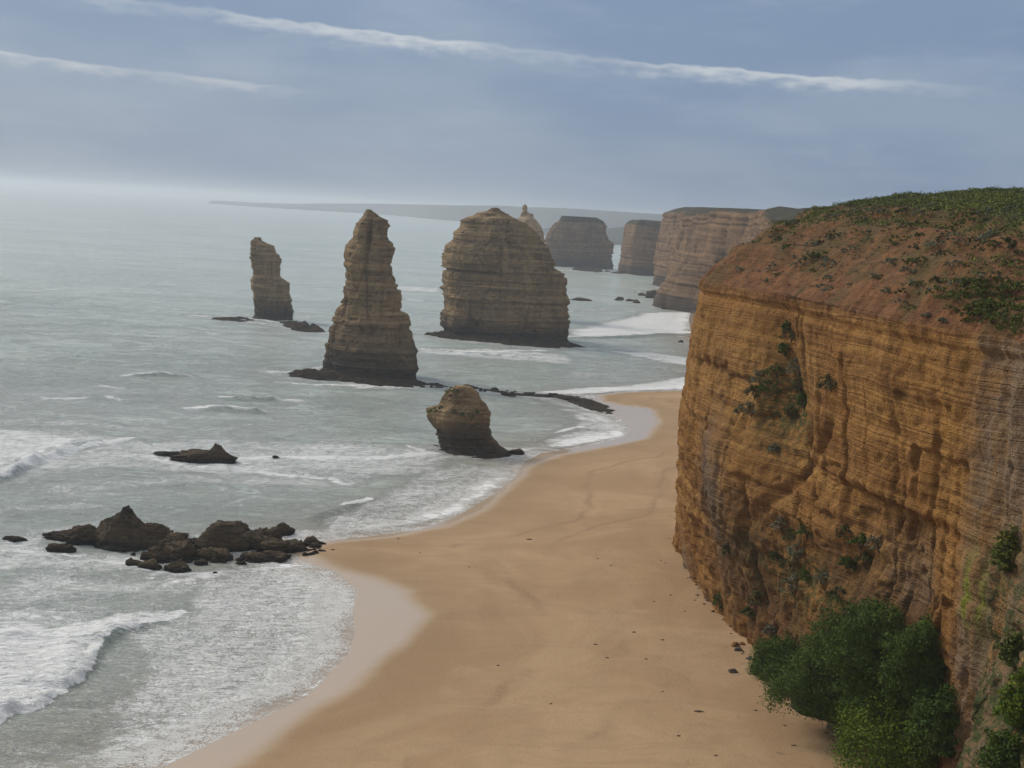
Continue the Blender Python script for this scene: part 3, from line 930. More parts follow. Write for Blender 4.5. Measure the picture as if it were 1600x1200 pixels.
# ------------------------------------------------------------------ other cliffs and far land
def mesa(name, outline, height, mat, n=500, nz=110, amp=1.0, toprise=6.0, seed=0, label=None, cat=None, kind=None, lean=3.0, turf=1.0, inset=9.0, spur=None):
    p = np.array(outline + outline[:1], float)
    sm = catmull(p, 24)
    c = np.concatenate([[0], np.cumsum(np.linalg.norm(np.diff(sm, axis=0), axis=1))])
    q = np.linspace(0, c[-1], n, endpoint=False)
    ring = np.stack([np.interp(q, c, sm[:, 0]), np.interp(q, c, sm[:, 1])], 1)
    tg = np.roll(ring, -1, 0) - np.roll(ring, 1, 0)
    for _ in range(4):
        tg = (np.roll(tg, 1, 0) + 2 * tg + np.roll(tg, -1, 0)) / 4
    tg /= np.linalg.norm(tg, axis=1)[:, None]
    nn = np.stack([tg[:, 1], -tg[:, 0]], 1)
    area = 0.5 * np.sum(ring[:, 0] * np.roll(ring[:, 1], -1) - np.roll(ring[:, 0], -1) * ring[:, 1])
    if area < 0: nn = -nn
    zs = np.concatenate([[-3], np.linspace(0, height, nz)])
    Z = np.repeat(zs[:, None], n, 1)
    bx, by = np.repeat(ring[None, :, 0], len(zs), 0), np.repeat(ring[None, :, 1], len(zs), 0)
    o = lean * (1 - Z / height) + amp * (st_ := strata(bx, by, Z)) * 0.9
    o = o + 7.0 * amp * fbm(bx * 0.022, by * 0.022, Z * 0.02, 4, seed + 1) + 1.4 * amp * fbm(bx * 0.15, by * 0.15, Z * 0.1, 3, seed + 2)
    o = o - 2.5 * amp * ss(np.abs(fbm(bx * 0.05, by * 0.05, Z * 0.01, 3, seed + 3)), 0.10, 0)
    if spur:
        for (sx, sy, w, hgt, ex) in spur:
            o = o + ex * np.exp(-((bx - sx) ** 2 + (by - sy) ** 2) / w ** 2) * ss(Z, hgt, 0)
    o = o - 1.6 * ss(Z, 4, 1)
    vx, vy = bx + nn[None, :, 0] * o, by + nn[None, :, 1] * o
    rowsv = [np.stack([vx, vy, Z], -1)]
    cen = ring.mean(0)
    last = rowsv[0][-1]
    tops = []
    for k in (0.08, 0.2, 0.4, 0.7, 1.0):
        pp = last[:, :2] - nn * inset * k
        tops.append(np.stack([pp[:, 0], pp[:, 1], height + toprise * (1 - (1 - k) ** 2) + 0.9 * fbm(pp[:, 0] * 0.08, pp[:, 1] * 0.08, 0, 3, seed + 5)], -1))
    l2 = tops[-1]
    for k in (0.3, 0.6, 1.0):
        pp = l2[:, :2] * (1 - k * 0.999) + cen * k * 0.999
        tops.append(np.stack([pp[:, 0], pp[:, 1], l2[:, 2] * (1 - k) + (height + toprise) * k + 0.8 * fbm(pp[:, 0] * 0.05, pp[:, 1] * 0.05, 0, 3, seed + 6)], -1))
    V = np.concatenate([rowsv[0], np.array(tops)], 0)
    V[..., 2] *= 1 + (0.10 * fbm(V[..., 0] * 0.012, V[..., 1] * 0.012, 0, 3, seed + 8) + 0.03 * fbm(V[..., 0] * 0.06, V[..., 1] * 0.06, 0, 3, seed + 10)) * ss(V[..., 2], 0, height)
    nr = V.shape[0]
    rowi = np.repeat(np.arange(nr)[:, None], n, 1)
    tf = np.where(rowi >= len(zs), 1.0, 0.0) * turf
    zz = V[..., 2]
    wetv = ss(zz + 3.0 * fbm(V[..., 0] * 0.06, V[..., 1] * 0.06, 0, 3, seed + 9), 12, 5) * 0.85
    ob = mesh_obj(name, V.reshape(-1, 3), grid_faces(nr, n, True), mat, attrs={'turf': tf, 'wet': wetv})
    tag(ob, label, cat, kind=kind)
    return ob


# cliff line of the next bay, out to its point
pA = G(1050, 481)
pB = D(1016, 444, 1085)
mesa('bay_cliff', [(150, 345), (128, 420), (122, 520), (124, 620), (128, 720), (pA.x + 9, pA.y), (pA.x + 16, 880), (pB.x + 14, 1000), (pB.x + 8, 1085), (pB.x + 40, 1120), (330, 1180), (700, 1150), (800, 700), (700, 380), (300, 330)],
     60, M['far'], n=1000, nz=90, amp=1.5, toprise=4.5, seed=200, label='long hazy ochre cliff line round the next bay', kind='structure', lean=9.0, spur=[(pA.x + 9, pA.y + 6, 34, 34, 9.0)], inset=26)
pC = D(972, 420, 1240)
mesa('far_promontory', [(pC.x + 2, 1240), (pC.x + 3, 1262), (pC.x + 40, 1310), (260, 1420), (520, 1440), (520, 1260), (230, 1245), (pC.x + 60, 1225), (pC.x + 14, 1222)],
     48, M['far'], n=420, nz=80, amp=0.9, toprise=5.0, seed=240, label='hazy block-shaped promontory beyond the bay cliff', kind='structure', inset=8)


def land_strip(name, pts, zt, seed, label):
    """far low headland: cliffed strip along a line, tapering at its tip"""
    p = catmull(np.array(pts, float), 20)
    tg = np.gradient(p, axis=0); tg /= np.linalg.norm(tg, axis=1)[:, None]
    nn = np.stack([tg[:, 1], -tg[:, 0]], 1)
    n = len(p)
    f = np.linspace(0, 1, n)
    rowsv = []
    for off, hk in ((0, -0.1), (4, 0.18), (14, 0.45), (60, 0.62), (180, 0.85), (420, 1.0), (900, 0.9), (1500, -0.1)):
        h = zt * (0.28 + 0.72 * ss(f, 0, 0.5)) * hk * (1 + 0.18 * fbm(p[:, 0] * 0.0012, p[:, 1] * 0.0012, off * 0.002, 4, seed))
        taper = ss(f, -0.05, 0.18)
        rowsv.append(np.stack([p[:, 0] - nn[:, 0] * off * taper, p[:, 1] - nn[:, 1] * off * taper, h], -1))
    V = np.array(rowsv)
    ob = mesh_obj(name, V.reshape(-1, 3), grid_faces(len(rowsv), n), M['distant'], attrs={'turf': np.repeat(np.array([0, 0, .1, .8, 1, 1, 1, 1.])[:, None], n, 1)})
    tag(ob, label, kind='structure')


h1 = [G(px, py).xy for px, py in ((326, 318), (420, 324.5), (520, 330.5), (620, 337), (720, 346))]
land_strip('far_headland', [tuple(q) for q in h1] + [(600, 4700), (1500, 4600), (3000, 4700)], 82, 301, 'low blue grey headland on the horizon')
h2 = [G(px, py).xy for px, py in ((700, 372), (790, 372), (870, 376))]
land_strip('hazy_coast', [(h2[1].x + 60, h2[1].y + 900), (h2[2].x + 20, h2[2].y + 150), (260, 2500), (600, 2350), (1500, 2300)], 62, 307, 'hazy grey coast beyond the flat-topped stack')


# ------------------------------------------------------------------ sea stacks
def interp_edge(pts, y0):
    w = sorted([(D(px, py, y0).z, D(px, py, y0).x) for px, py in pts])
    return np.array([a for a, b in w]), np.array([b for a, b in w])


def stack(label, left, right, base_py, mat, cols=260, dz=0.22, depth=0.8, amp=1.0, seed=0, wet_z=8.0, turf=0.0, ledges=(), group='sea stacks standing off the beach', crev=(), pw=2.6):
    cx = 0.5 * (left[-1][0] + right[-1][0])
    y0 = G(cx, base_py).y
    hw = max(abs(a[0] - b[0]) for a, b in zip(left[-6:], right[-6:])) / 2 * y0 / FPX
    y0 = y0 + hw * depth * 0.9
    zl_, xl_ = interp_edge(left, y0)
    zr_, xr_ = interp_edge(right, y0)
    ztop = max(zl_[-1], zr_[-1])
    zs = np.concatenate([[-3.0, -1.0], np.arange(0, ztop - 0.15, dz), [ztop - 0.1, ztop]])
    xl = np.interp(zs, zl_, xl_); xr = np.interp(zs, zr_, xr_)
    c, w = (xl + xr) / 2, np.maximum((xr - xl) / 2, 0.05)
    # depth follows a smoothed width
    k = np.ones(25) / 25
    dsm = np.convolve(np.pad(w, 12, mode='edge'), k, 'valid') * depth
    dsm = np.minimum(dsm, w * 1.6 + 0.2)
    th = np.linspace(0, 2 * math.pi, cols, endpoint=False)
    ct, st = np.cos(th), np.sin(th)
    rp = np.random.default_rng(seed)
    npl = 9
    tk = (np.arange(npl) + rp.uniform(-0.3, 0.3, npl)) * 2 * math.pi / npl
    dk = rp.uniform(0.72, 1.0, npl)
    cc_ = np.cos(th[:, None] - tk[None])
    fac = np.min(np.where(cc_ > 0.05, dk[None] / np.maximum(cc_, 0.05), 9.0), 1)
    sup = (np.abs(ct) ** pw + np.abs(st) ** pw) ** (-1 / pw)
    sq = np.minimum(sup, fac * 1.05)
    mxp, mxn = (sq * ct).max(), -(sq * ct).min()
    sq = sq / np.where(ct > 0, 1 + (mxp - 1) * ct ** 2, 1 + (mxn - 1) * ct ** 2)
    yc = y0
    bx = c[:, None] + w[:, None] * (sq * ct)[None]
    by = yc + dsm[:, None] * (sq * st)[None]
    Z = np.repeat(zs[:, None], cols, 1)
    nx, ny = np.repeat(ct[None], len(zs), 0), np.repeat(st[None], len(zs), 0)
    a = np.minimum(1.0, w / 4.0)[:, None] * amp
    o = a * strata(bx, by, Z) * 0.85 * (0.55 + 0.75 * ss(vnoise(bx * 0.09, by * 0.09, Z * 0.06, seed + 11), -0.5, 0.6))
    o = o - a * 1.3 * ss(fbm(bx * 0.07, by * 0.07, Z * 0.07, 2, seed + 12), 0.12, 0.2) * ss(Z, 4, 10)
    o = o + a * (1.5 * fbm(bx * 0.10, by * 0.10, Z * 0.03, 3, seed + 1) + 0.8 * fbm(bx * 0.35, by * 0.35, Z * 0.22, 4, seed + 2) + 0.3 * fbm(bx * 1.2, by * 1.2, Z * 1.2, 3, seed + 3))
    o = o - a * 1.0 * ss(np.abs(fbm(bx * 0.11, by * 0.11, Z * 0.02, 3, seed + 4)), 0.08, 0)
    o = o - a * 0.8 * ss(fbm(bx * 0.5, by * 0.5, Z * 0.7, 3, seed + 6), 0.2, 0.5)
    o = o + a * 0.75
    for (px, py, ww, hh, dep) in crev:
        q = D(px, py, y0)
        o = o - dep * np.exp(-((bx - q.x) / ww) ** 2 - ((Z - q.z) / hh) ** 2) * (st < 0)[None]
    lowc = fbm(bx * 0.16, by * 0.16, Z * 0.16, 4, seed + 7)
    o = o - a * 2.0 * ss(lowc, 0.05, 0.45) * ss(Z, 14, 3)
    o = o - a * 0.9 * np.exp(-((Z - 1.5) / 1.3) ** 2)
    vx, vy = bx + nx * o, by + ny * o
    V = np.stack([vx, vy, Z], -1)
    capz = V[-1].mean(0); capz[2] = ztop + 0.1
    V = V.reshape(-1, 3)
    fcs = grid_faces(len(zs), cols, True)
    nv = len(V)
    V = np.vstack([V, capz[None]])
    lastr = (len(zs) - 1) * cols
    capf = np.array([[lastr + i, lastr + (i + 1) % cols, nv, nv] for i in range(cols)])
    zz = V[:, 2]
    wv = ss(zz + 4.5 * fbm(V[:, 0] * 0.09, V[:, 1] * 0.09, zz * 0.05, 3, seed + 9), wet_z * 1.5, wet_z * 0.1)
    root = thing('sea_stack', label, 'sea stack', (float(c[2]), float(yc), 0), group)
    tv = np.zeros(nv + 1)
    if turf:
        tv = ss(zz + 1.2 * fbm(V[:, 0] * 0.2, V[:, 1] * 0.2, 0, 3, seed), ztop - turf, ztop - turf * 0.6)
    faces = np.vstack([fcs, capf])
    tri = [tuple(q) if q[2] != q[3] else tuple(q[:3]) for q in faces.tolist()]
    ob = mesh_obj('rock_body', V, tri, mat, root, attrs={'wet': wv, 'turf': tv})
    for (pts, hgt) in ledges:
        ledge(pts, hgt, root, seed)
    return root, ob, y0, yc


def ledge(pts, hgt, parent, seed, name='wave_cut_ledge'):
    """low rock platform over a plan outline given by picture points"""
    poly = np.array([tuple(G(*p).xy) for p in pts])
    return ledge_plan(poly, hgt, parent, seed, name)


def ledge_plan(poly, hgt, parent, seed, name='wave_cut_ledge'):
    sm = catmull(np.vstack([poly, poly[:1]]), 40)[:-1]
    cen = sm.mean(0)
    rowsv = []
    n = len(sm)
    for k, zf in ((1.12, -1.2), (1.0, 0.1), (0.93, 0.7), (0.84, 0.95), (0.74, 0.9), (0.64, 1.0), (0.52, 0.85), (0.4, 1.0), (0.28, 0.9), (0.15, 1.0), (0.02, 1.0)):
        pp = cen + (sm - cen) * (k + 0.30 * fbm(sm[:, 0] * 0.35, sm[:, 1] * 0.35, k, 4, seed + 20, 0.65)[:, None] * min(1, k * 1.5))
        zz = hgt * zf * (0.75 + 1.5 * fbm(pp[:, 0] * 0.4, pp[:, 1] * 0.4, 0, 4, seed + 21, 0.65)) if zf > 0 else np.full(n, zf)
        rowsv.append(np.stack([pp[:, 0], pp[:, 1], zz], -1))
    V = np.array(rowsv)
    return mesh_obj(name, V.reshape(-1, 3), grid_faces(len(rowsv), n, True), M['reef'], parent, attrs={'wet': np.full(V.shape[0] * n, 0.7)})


stack('slender leftmost sea stack with a stepped right shoulder, out in open water',
      [(397, 371), (391.2, 377.7), (390.7, 403), (393.5, 406), (394.3, 416), (396.9, 421.6), (396.3, 433), (393.5, 440), (394, 451.4), (396.9, 455.6), (397.7, 489.6), (393, 503)],
      [(408, 371), (409, 376.3), (424.6, 384.8), (427.5, 394.7), (432.6, 400.4), (434.6, 407.5), (433, 416), (434.6, 433), (448.7, 442.9), (450, 458.5), (454.4, 467), (457.2, 484), (458, 503)],
      501, M['stack'], cols=200, seed=400, wet_z=9, amp=0.7, depth=0.9,
      ledges=[([(436, 505), (470, 507), (503, 517), (490, 519), (455, 514)], 1.8), ([(330, 498), (380, 497), (400, 503), (360, 502)], 0.7)])
stack('tall tapering sea stack with a pointed top, standing left of the broad domed stack',
      [(572, 327.6), (567.7, 338), (557.2, 346.6), (550.7, 362), (549.3, 372), (541.4, 382), (537.4, 393.3), (536.5, 401.8), (534.6, 427.3), (533.7, 447), (530, 454), (530.9, 475.5), (525, 485.4),
       (522.4, 498), (515.9, 508), (512.5, 529.3), (508, 540.6), (504, 563.3), (500, 576), (492, 584), (488, 592)],
      [(580, 327.6), (591.8, 338), (603, 343.7), (608.8, 355), (607.4, 370.6), (613, 379), (616.7, 387.6), (614.5, 401.8), (615, 427), (620, 447), (625, 464), (625, 485.4), (638.5, 491), (640, 509.5),
       (647, 535), (652.7, 556), (653.3, 577.5), (648, 592)],
      593, M['stack'], cols=300, seed=420, wet_z=14, amp=0.85, depth=0.75, crev=[(580, 362, 1.7, 4.5, 3.0), (578, 390, 1.0, 6, 1.8), (574, 420, 1.8, 6, 1.6)],
      ledges=[([(450, 587), (480, 581), (520, 584), (600, 592), (655, 597), (650, 606), (600, 604), (540, 598), (490, 593)], 1.3)])
stack('broad domed sea stack with many pale ledges, the widest of the stacks',
      [(766, 324.5), (754, 329), (739, 335), (721, 344), (719.5, 351.5), (710.5, 365), (706.6, 377), (694.6, 384.5), (689.5, 416), (695.5, 419), (691.6, 437), (694, 444.5), (685.6, 449), (688, 482), (683.5, 506), (691, 518), (690, 530)],
      [(781, 325), (796, 335), (808, 344), (823, 350), (836, 362), (850, 384), (862, 404), (868, 416), (881.5, 426.5), (884.5, 446), (888, 461), (889, 482), (886.6, 512), (885, 541)],
      533, M['stack'], cols=360, seed=440, wet_z=9, amp=1.0, depth=0.55, pw=3.2,
      ledges=[([(667, 522), (690, 519), (760, 524), (890, 538), (884, 544), (800, 538), (700, 528)], 1.6)])
stack('pale thin spire of rock peeking over the right shoulder of the domed stack',
      [(818.5, 319.4), (815.5, 322), (815.2, 327), (817, 328), (813.5, 334), (811, 340), (806, 347), (796, 380), (786, 440), (780, 498)],
      [(821.5, 319.4), (824.5, 322), (824.8, 327.5), (823, 329), (828, 333), (834, 334), (836.5, 344), (845.5, 354.5), (849, 368), (851.5, 389), (856, 440), (862, 498)],
      498, M['pale'], cols=180, seed=460, wet_z=8, amp=0.55, depth=0.8, dz=0.35)
stack('flat-topped hazy sea stack with a dark green cap, farthest away',
      [(878, 341), (868.8, 347.8), (862, 356), (854.7, 370), (853.8, 375), (854.7, 384), (856, 419)],
      [(932.5, 340), (941, 346), (946.6, 353.4), (945, 362), (949, 373), (955, 380.6), (957.8, 397.5), (957.8, 419)],
      419, M['far'], cols=260, seed=480, wet_z=13, amp=1.5, depth=0.5, dz=0.5, turf=7.0, pw=3.0,
      ledges=[([(895, 421), (915, 419), (940, 424), (930, 425.5), (905, 423)], 2.2)])
sroot, sbody, sy0, syc = stack('small squat sea stack undercut at its foot, at the edge of the beach',
      [(708, 605), (697, 607), (690, 616), (682, 632), (669, 638), (668, 652), (672, 664), (680, 676), (684, 690), (690, 703), (694, 712)],
      [(735, 604), (748, 613), (757, 628), (764, 645), (767, 668), (771, 684), (781, 698), (793, 708), (800, 713)],
      711, M['stack'], cols=240, dz=0.12, seed=500, wet_z=6.0, amp=0.5, depth=0.7,
      ledges=[([(672, 697), (690, 699), (740, 710), (795, 709), (800, 714), (760, 718), (715, 714)], 0.5)])


# ------------------------------------------------------------------ foliage
def ico(sub):
    import bmesh
    bm = bmesh.new()
    bmesh.ops.create_icosphere(bm, subdivisions=sub, radius=1.0)
    v = np.array([tuple(q.co) for q in bm.verts]); f = np.array([[q.index for q in p.verts] for p in bm.faces])
    bm.free()
    return v, f


ICO = {k: ico(k) for k in (2, 3, 4, 5, 6)}


def leaves(cent, rad, per, size, squash=0.7, seed=0, shell=0.55):
    r = np.random.default_rng(seed)
    n = len(cent)
    per_i = np.maximum(6, (per * np.ones(n)).astype(int))
    idx = np.repeat(np.arange(n), per_i)
    k = len(idx)
    d = r.normal(size=(k, 3)); d /= np.linalg.norm(d, axis=1)[:, None]
    d[:, 2] = np.where(d[:, 2] < -0.25, -d[:, 2], d[:, 2])
    rr = (shell + (1 - shell) * r.random(k) ** 0.5)
    p = cent[idx] + d * (rad[idx] * rr)[:, None] * np.array([1, 1, squash])
    a = r.normal(size=(k, 3)) + d * 0.3; a /= np.linalg.norm(a, axis=1)[:, None]
    b = np.cross(a, d + r.normal(size=(k, 3)) * 0.5); b /= np.maximum(np.linalg.norm(b, axis=1), 1e-6)[:, None]
    sz = (size * (0.6 + 0.8 * r.random(k)))[:, None]
    v = np.stack([p - a * sz, p + b * sz * 0.5, p + a * sz, p - b * sz * 0.5], 1)
    tint = np.clip(0.5 + 0.22 * r.normal(size=k) + 0.25 * (r.random(n)[idx] - 0.5), 0, 1)
    return v.reshape(-1, 3), np.arange(k * 4).reshape(-1, 4), np.repeat(tint, 4)


def shrub_mesh(name, mat, w, h, d, nclump, per, size, seed, parent):
    """crown in local coordinates about its root: a lumpy dome of leaf clumps"""
    r = np.random.default_rng(seed)
    th = r.random(nclump) * 2 * math.pi
    u = r.random(nclump)
    ph = np.arccos(1 - u * 0.98)
    lump = 1 + 0.55 * fbm(np.cos(th) * 2.3 + seed, np.sin(th) * 2.3, ph * 2.0, 3, seed)
    cen = np.stack([np.cos(th) * np.sin(ph) * w / 2 * lump, np.sin(th) * np.sin(ph) * d / 2 * lump, np.cos(ph) * h * lump * 0.92], 1)
    cen *= (0.72 + 0.28 * r.random(nclump) ** 0.5)[:, None]
    rad = (0.12 * min(w, h * 1.4)) * (0.5 + 1.0 * r.random(nclump))
    v, f, ti = leaves(cen, rad, per, size, 0.8, seed, 0.35)
    v = v + np.array(parent.location)
    if nclump > 100:  # added solid lump in the darkest leaf tint, blocks view through the crown
        iv, if_ = ICO[4]
        ivn = iv * (1 + 0.28 * fbm(iv[:, 0] * 1.7 + seed, iv[:, 1] * 1.7, iv[:, 2] * 1.7, 3, seed + 2))[:, None] * 0.62
        iv2 = ivn * np.array([w / 2, d / 2, h])
        iv2[:, 2] = np.maximum(iv2[:, 2], -0.3)
        mesh_obj('filler_core', iv2 + np.array(parent.location), if_, mat, parent, attrs={'tint': np.zeros(len(iv2))})
    return mesh_obj(name, v, f, mat, parent, smooth=False, attrs={'tint': ti})


def stems(parent, w, h, seed, n=5, name='stem'):
    r = random.Random(seed)
    vs, fs = [], []
    for i in range(n):
        a = r.random() * 6.28
        tip = Vector((math.cos(a) * w * 0.3, math.sin(a) * w * 0.3, h * 0.75))
        rd = 0.02 * w + 0.02
        b = len(vs)
        for j, (q, s_) in enumerate(((Vector((0, 0, -0.4)), 1.0), (tip * 0.5 + Vector((0, 0, 0.1 * h)), 0.7), (tip, 0.25))):
            for m_ in range(5):
                an = m_ * 1.2566
                vs.append(tuple(Vector(parent.location) + q + Vector((math.cos(an), math.sin(an), 0)) * rd * s_))
        for j in range(2):
            for m_ in range(5):
                fs.append((b + j * 5 + m_, b + j * 5 + (m_ + 1) % 5, b + (j + 1) * 5 + (m_ + 1) % 5, b + (j + 1) * 5 + m_))
    return mesh_obj(name, np.array(vs), fs, M['stem'], parent)


def bush_at(loc, label, w, h, d, mat, nclump, per, size, seed, name='bush', cat='bush', group=None):
    o = thing(name, label, cat, loc, group)
    shrub_mesh('foliage', mat, w, h, d, nclump, per, size, seed, o)
    stems(o, w, h, seed)
    return o


def place(px, py, back=0.0, zmin=None):
    s_ = surf(px, py)
    g = G(px, py, 2.2)
    if s_ is None or (g.y < s_[0].y - 0.5 and g.z > s_[0].z - 3):
        p = g
    else:
        p = s_[0]
    q = np.array([[p.x, p.y]])
    return Vector((p.x, p.y, p.z))


def M_PX(p): return p.y / FPX          # metres per photo pixel at that distance


big = [  # px, py of the root, width, height in photo px, depth ratio, leaf material, label
    (1230, 1080, 122, 84, 'bush', 'dark green bush at the left end of the thicket, beside the sand'),
    (1300, 1094, 170, 118, 'bush', 'dense dark bush second from the left in the cliff-foot thicket'),
    (1378, 1035, 190, 104, 'bush', 'spreading green bush highest in the thicket against the cliff'),
    (1396, 1092, 160, 112, 'bush', 'rounded dark bush in the middle of the thicket below the pale branch'),
    (1452, 1075, 120, 118, 'bush', 'dark bush at the right end of the thicket beside the pale wall'),
    (1347, 1122, 70, 54, 'bush_light', 'small bright bush between the thicket and the large front bush'),
    (1428, 1190, 195, 118, 'bush_light', 'large rounded bright green bush in front of the thicket'),
    (1482, 1160, 100, 105, 'bush', 'dark bush tucked behind the large bright bush at right'),
    (1305, 1110, 76, 24, 'bush', 'low creeping plant on the sand left of the dark boulder')]
for i, (px, py, w, h, mk, lab) in enumerate(big):
    p = place(px, py)
    k = M_PX(p)
    W_, H_ = w * k, h * k
    on_wall = abs(p.z - 2.2) > 0.01
    if on_wall:
        q_ = Vector((p.x - W_ * 0.10, p.y - W_ * 0.10, p.z - 0.3))
    else:
        q_ = Vector((p.x * (1 + W_ * 0.3 / p.y), p.y + W_ * 0.3, p.z - 0.3))
    bush_at(q_, lab, W_, H_ * 1.0, W_ * 0.8, M[mk], 760 if W_ > 6 else 300, 56, 0.115, 600 + i)
# bushes on the near green buttress
for i, (px, py, w, h, mk, lab) in enumerate([
        (1590, 1120, 62, 75, 'bush_light', 'bright bush at the right edge on the near mossy slope'),
        (1572, 1195, 75, 60, 'bush', 'dark bush at the bottom right corner on the near slope'),
        (1585, 1030, 45, 45, 'scrub', 'yellow green bush on the near slope below the lichen patch'),
        (1575, 880, 50, 60, 'scrub', 'hanging scrub on the grey wall above the lichen patch')]):
    p = place(px, py); k = M_PX(p)
    bush_at((p.x, p.y, p.z - 0.2), lab, w * k, h * k, w * k * 0.9, M[mk], 140, 30, 0.13, 640 + i)

# clumps that grow on the face
face_spots = [(1238, 520, 22, 28), (1228, 545, 18, 22), (1250, 575, 24, 26), (1252, 600, 24, 26), (1258, 625, 20, 26), (1190, 592, 26, 22), (1180, 612, 20, 20), (1205, 605, 26, 20), (1175, 640, 20, 20),
              (1300, 598, 28, 26), (1215, 580, 24, 18), (1222, 820, 22, 22), (1240, 838, 24, 22), (1262, 830, 22, 20), (1250, 860, 26, 24), (1238, 885, 30, 26), (1262, 900, 26, 26), (1240, 915, 30, 28),
              (1320, 832, 24, 20), (1345, 846, 26, 20), (1375, 850, 30, 24), (1352, 872, 24, 22), (1330, 880, 22, 22), (1210, 700, 14, 14), (1140, 860, 16, 24), (1125, 940, 18, 26), (1205, 985, 16, 18), (1190, 935, 24, 26), (1172, 955, 16, 16),
              (1285, 905, 22, 20), (1310, 930, 24, 22), (1215, 868, 18, 18), (1160, 640, 14, 16), (1240, 645, 16, 18), (1232, 510, 14, 18)]
for i, (px, py, w, h) in enumerate(face_spots):
    s_ = surf(px, py)
    if s_ is None: continue
    p, nrm = s_[0], s_[1]
    k = M_PX(p)
    up = py < 700
    col_ = ('olive', 'dark green', 'silvery')[i % 3]
    if up:
        lab = '%s shrub %s on the upper cliff face' % (col_, 'in the narrow notch below the rim' if py < 560 else 'apart at the right of the green chute' if px > 1280 else 'in the right strand of the green chute' if px > 1225 else 'in the left strand of the green chute')
    else:
        lab = '%s shrub %s on the lower cliff face' % (col_, 'near the sandy corner' if px < 1180 else 'in the right-hand patch' if px > 1300 else 'in the upper part of the left-hand patch' if py < 880 else 'just above the thicket')
    bush_at((p.x - 0.0, p.y, p.z - h * k * 0.35), lab, w * k * 1.45, h * k * 0.95, w * k * 1.1, M['tuft'] if i % 3 == 0 else M['bush'] if i % 3 == 1 else M['salt'], 44, 26, 0.11, 660 + i, 'cliff_shrub', 'shrub',
            'plants on the cliff face: ' + lab)

# separate shrubs over the red slope
slope_spots = []
r = random.Random(11)
tries = 0
while len(slope_spots) < 170 and tries < 5000:
    tries += 1
    px = r.uniform(1130, 1598); py = r.uniform(318, 520)
    s_ = surf(px, py)
    if s_ is None or s_[0].z < RIM + 0.6: continue
    p = s_[0]
    dens = 0.5 + 0.5 * float(vnoise(p.x * 0.12, p.y * 0.12, 0.0, 171))
    skyward = (p.z - RIM) / 14
    nearg = max(0, (px - 1430) / 170) * max(0, min(1, (py - 420) / 40))
    if r.random() > 0.12 + 0.6 * dens * skyward + 0.9 * nearg: continue
    slope_spots.append((p.copy(), nearg, px))
for i, (p, ng, px) in enumerate(slope_spots):
    w = r.uniform(0.8, 2.6) * (1.25 if ng > 0.3 else 1); h = w * r.uniform(0.22, 0.4)
    mk = 'scrub' if ng > 0.3 or r.random() < 0.18 else ('salt' if r.random() < 0.6 else 'tuft')
    kind_ = {'scrub': 'yellow green scrub clump', 'salt': 'silvery saltbush', 'tuft': 'olive grass tussock'}[mk]
    size_ = 'small' if w < 1.4 else 'wide'
    hgt_ = 'just above the cliff rim' if p.z < RIM + 4 else 'halfway up the red slope' if p.z < RIM + 9 else 'near the top of the red slope'
    side_ = 'towards the far corner' if px < 1290 else 'in the middle stretch' if px < 1440 else 'towards the right edge'
    nm = {'scrub': 'scrub_clump', 'salt': 'saltbush', 'tuft': 'grass_tussock'}[mk]
    o = thing(nm, '%s %s %s, %s' % (size_, kind_, hgt_, side_), 'shrub', (p.x, p.y, p.z - 0.12), '%s %s plants %s, %s' % (size_, kind_, hgt_, side_))
    shrub_mesh('foliage', M[mk], w, h, w, 16, 24, 0.12, 700 + i, o)
# unbroken scrub over the plateau
n = 26000
r2 = np.random.default_rng(23)
qx = r2.uniform(30, 130, n); qy = r2.uniform(88, 290, n)
Q = np.stack([qx, qy], 1)
ins = inside(Q, rim_poly)
Q = Q[ins]
dq = seg_dist(Q, rimline[::2])
den = ss(dq + 6 * fbm(Q[:, 0] * 0.07, Q[:, 1] * 0.07, 0, 3, 161), 8.5, 16)
nearq = ss(Q[:, 1], 118, 106) * ss(dq, 0.6, 2.5)
keep = (r2.random(len(Q)) < np.maximum(den, nearq * 0.9)) & (dq < 75)
Q, dq = Q[keep], dq[keep]
qz = top_z(dq, Q[:, 0], Q[:, 1])
cen = np.stack([Q[:, 0], Q[:, 1], qz + 0.15], 1)
clump = fbm(Q[:, 0] * 0.25, Q[:, 1] * 0.25, 0, 3, 163)
rad = (0.55 + 0.5 * np.clip(clump, -0.5, 1)) * (0.7 + 0.7 * r2.random(len(Q)))
v, f, ti = leaves(cen, rad, 17, 0.13, 0.6, 25, 0.4)
ti = np.clip(ti + np.repeat(np.repeat(0.45 * fbm(Q[:, 0] * 0.12, Q[:, 1] * 0.12, 3, 3, 165), 17), 4), 0, 1)
scr = mesh_obj('coastal_scrub', v, f, M['scrub'], smooth=False, attrs={'tint': ti})
tag(scr, 'dense low green scrub covering the top of the headland', 'scrub', kind='stuff')


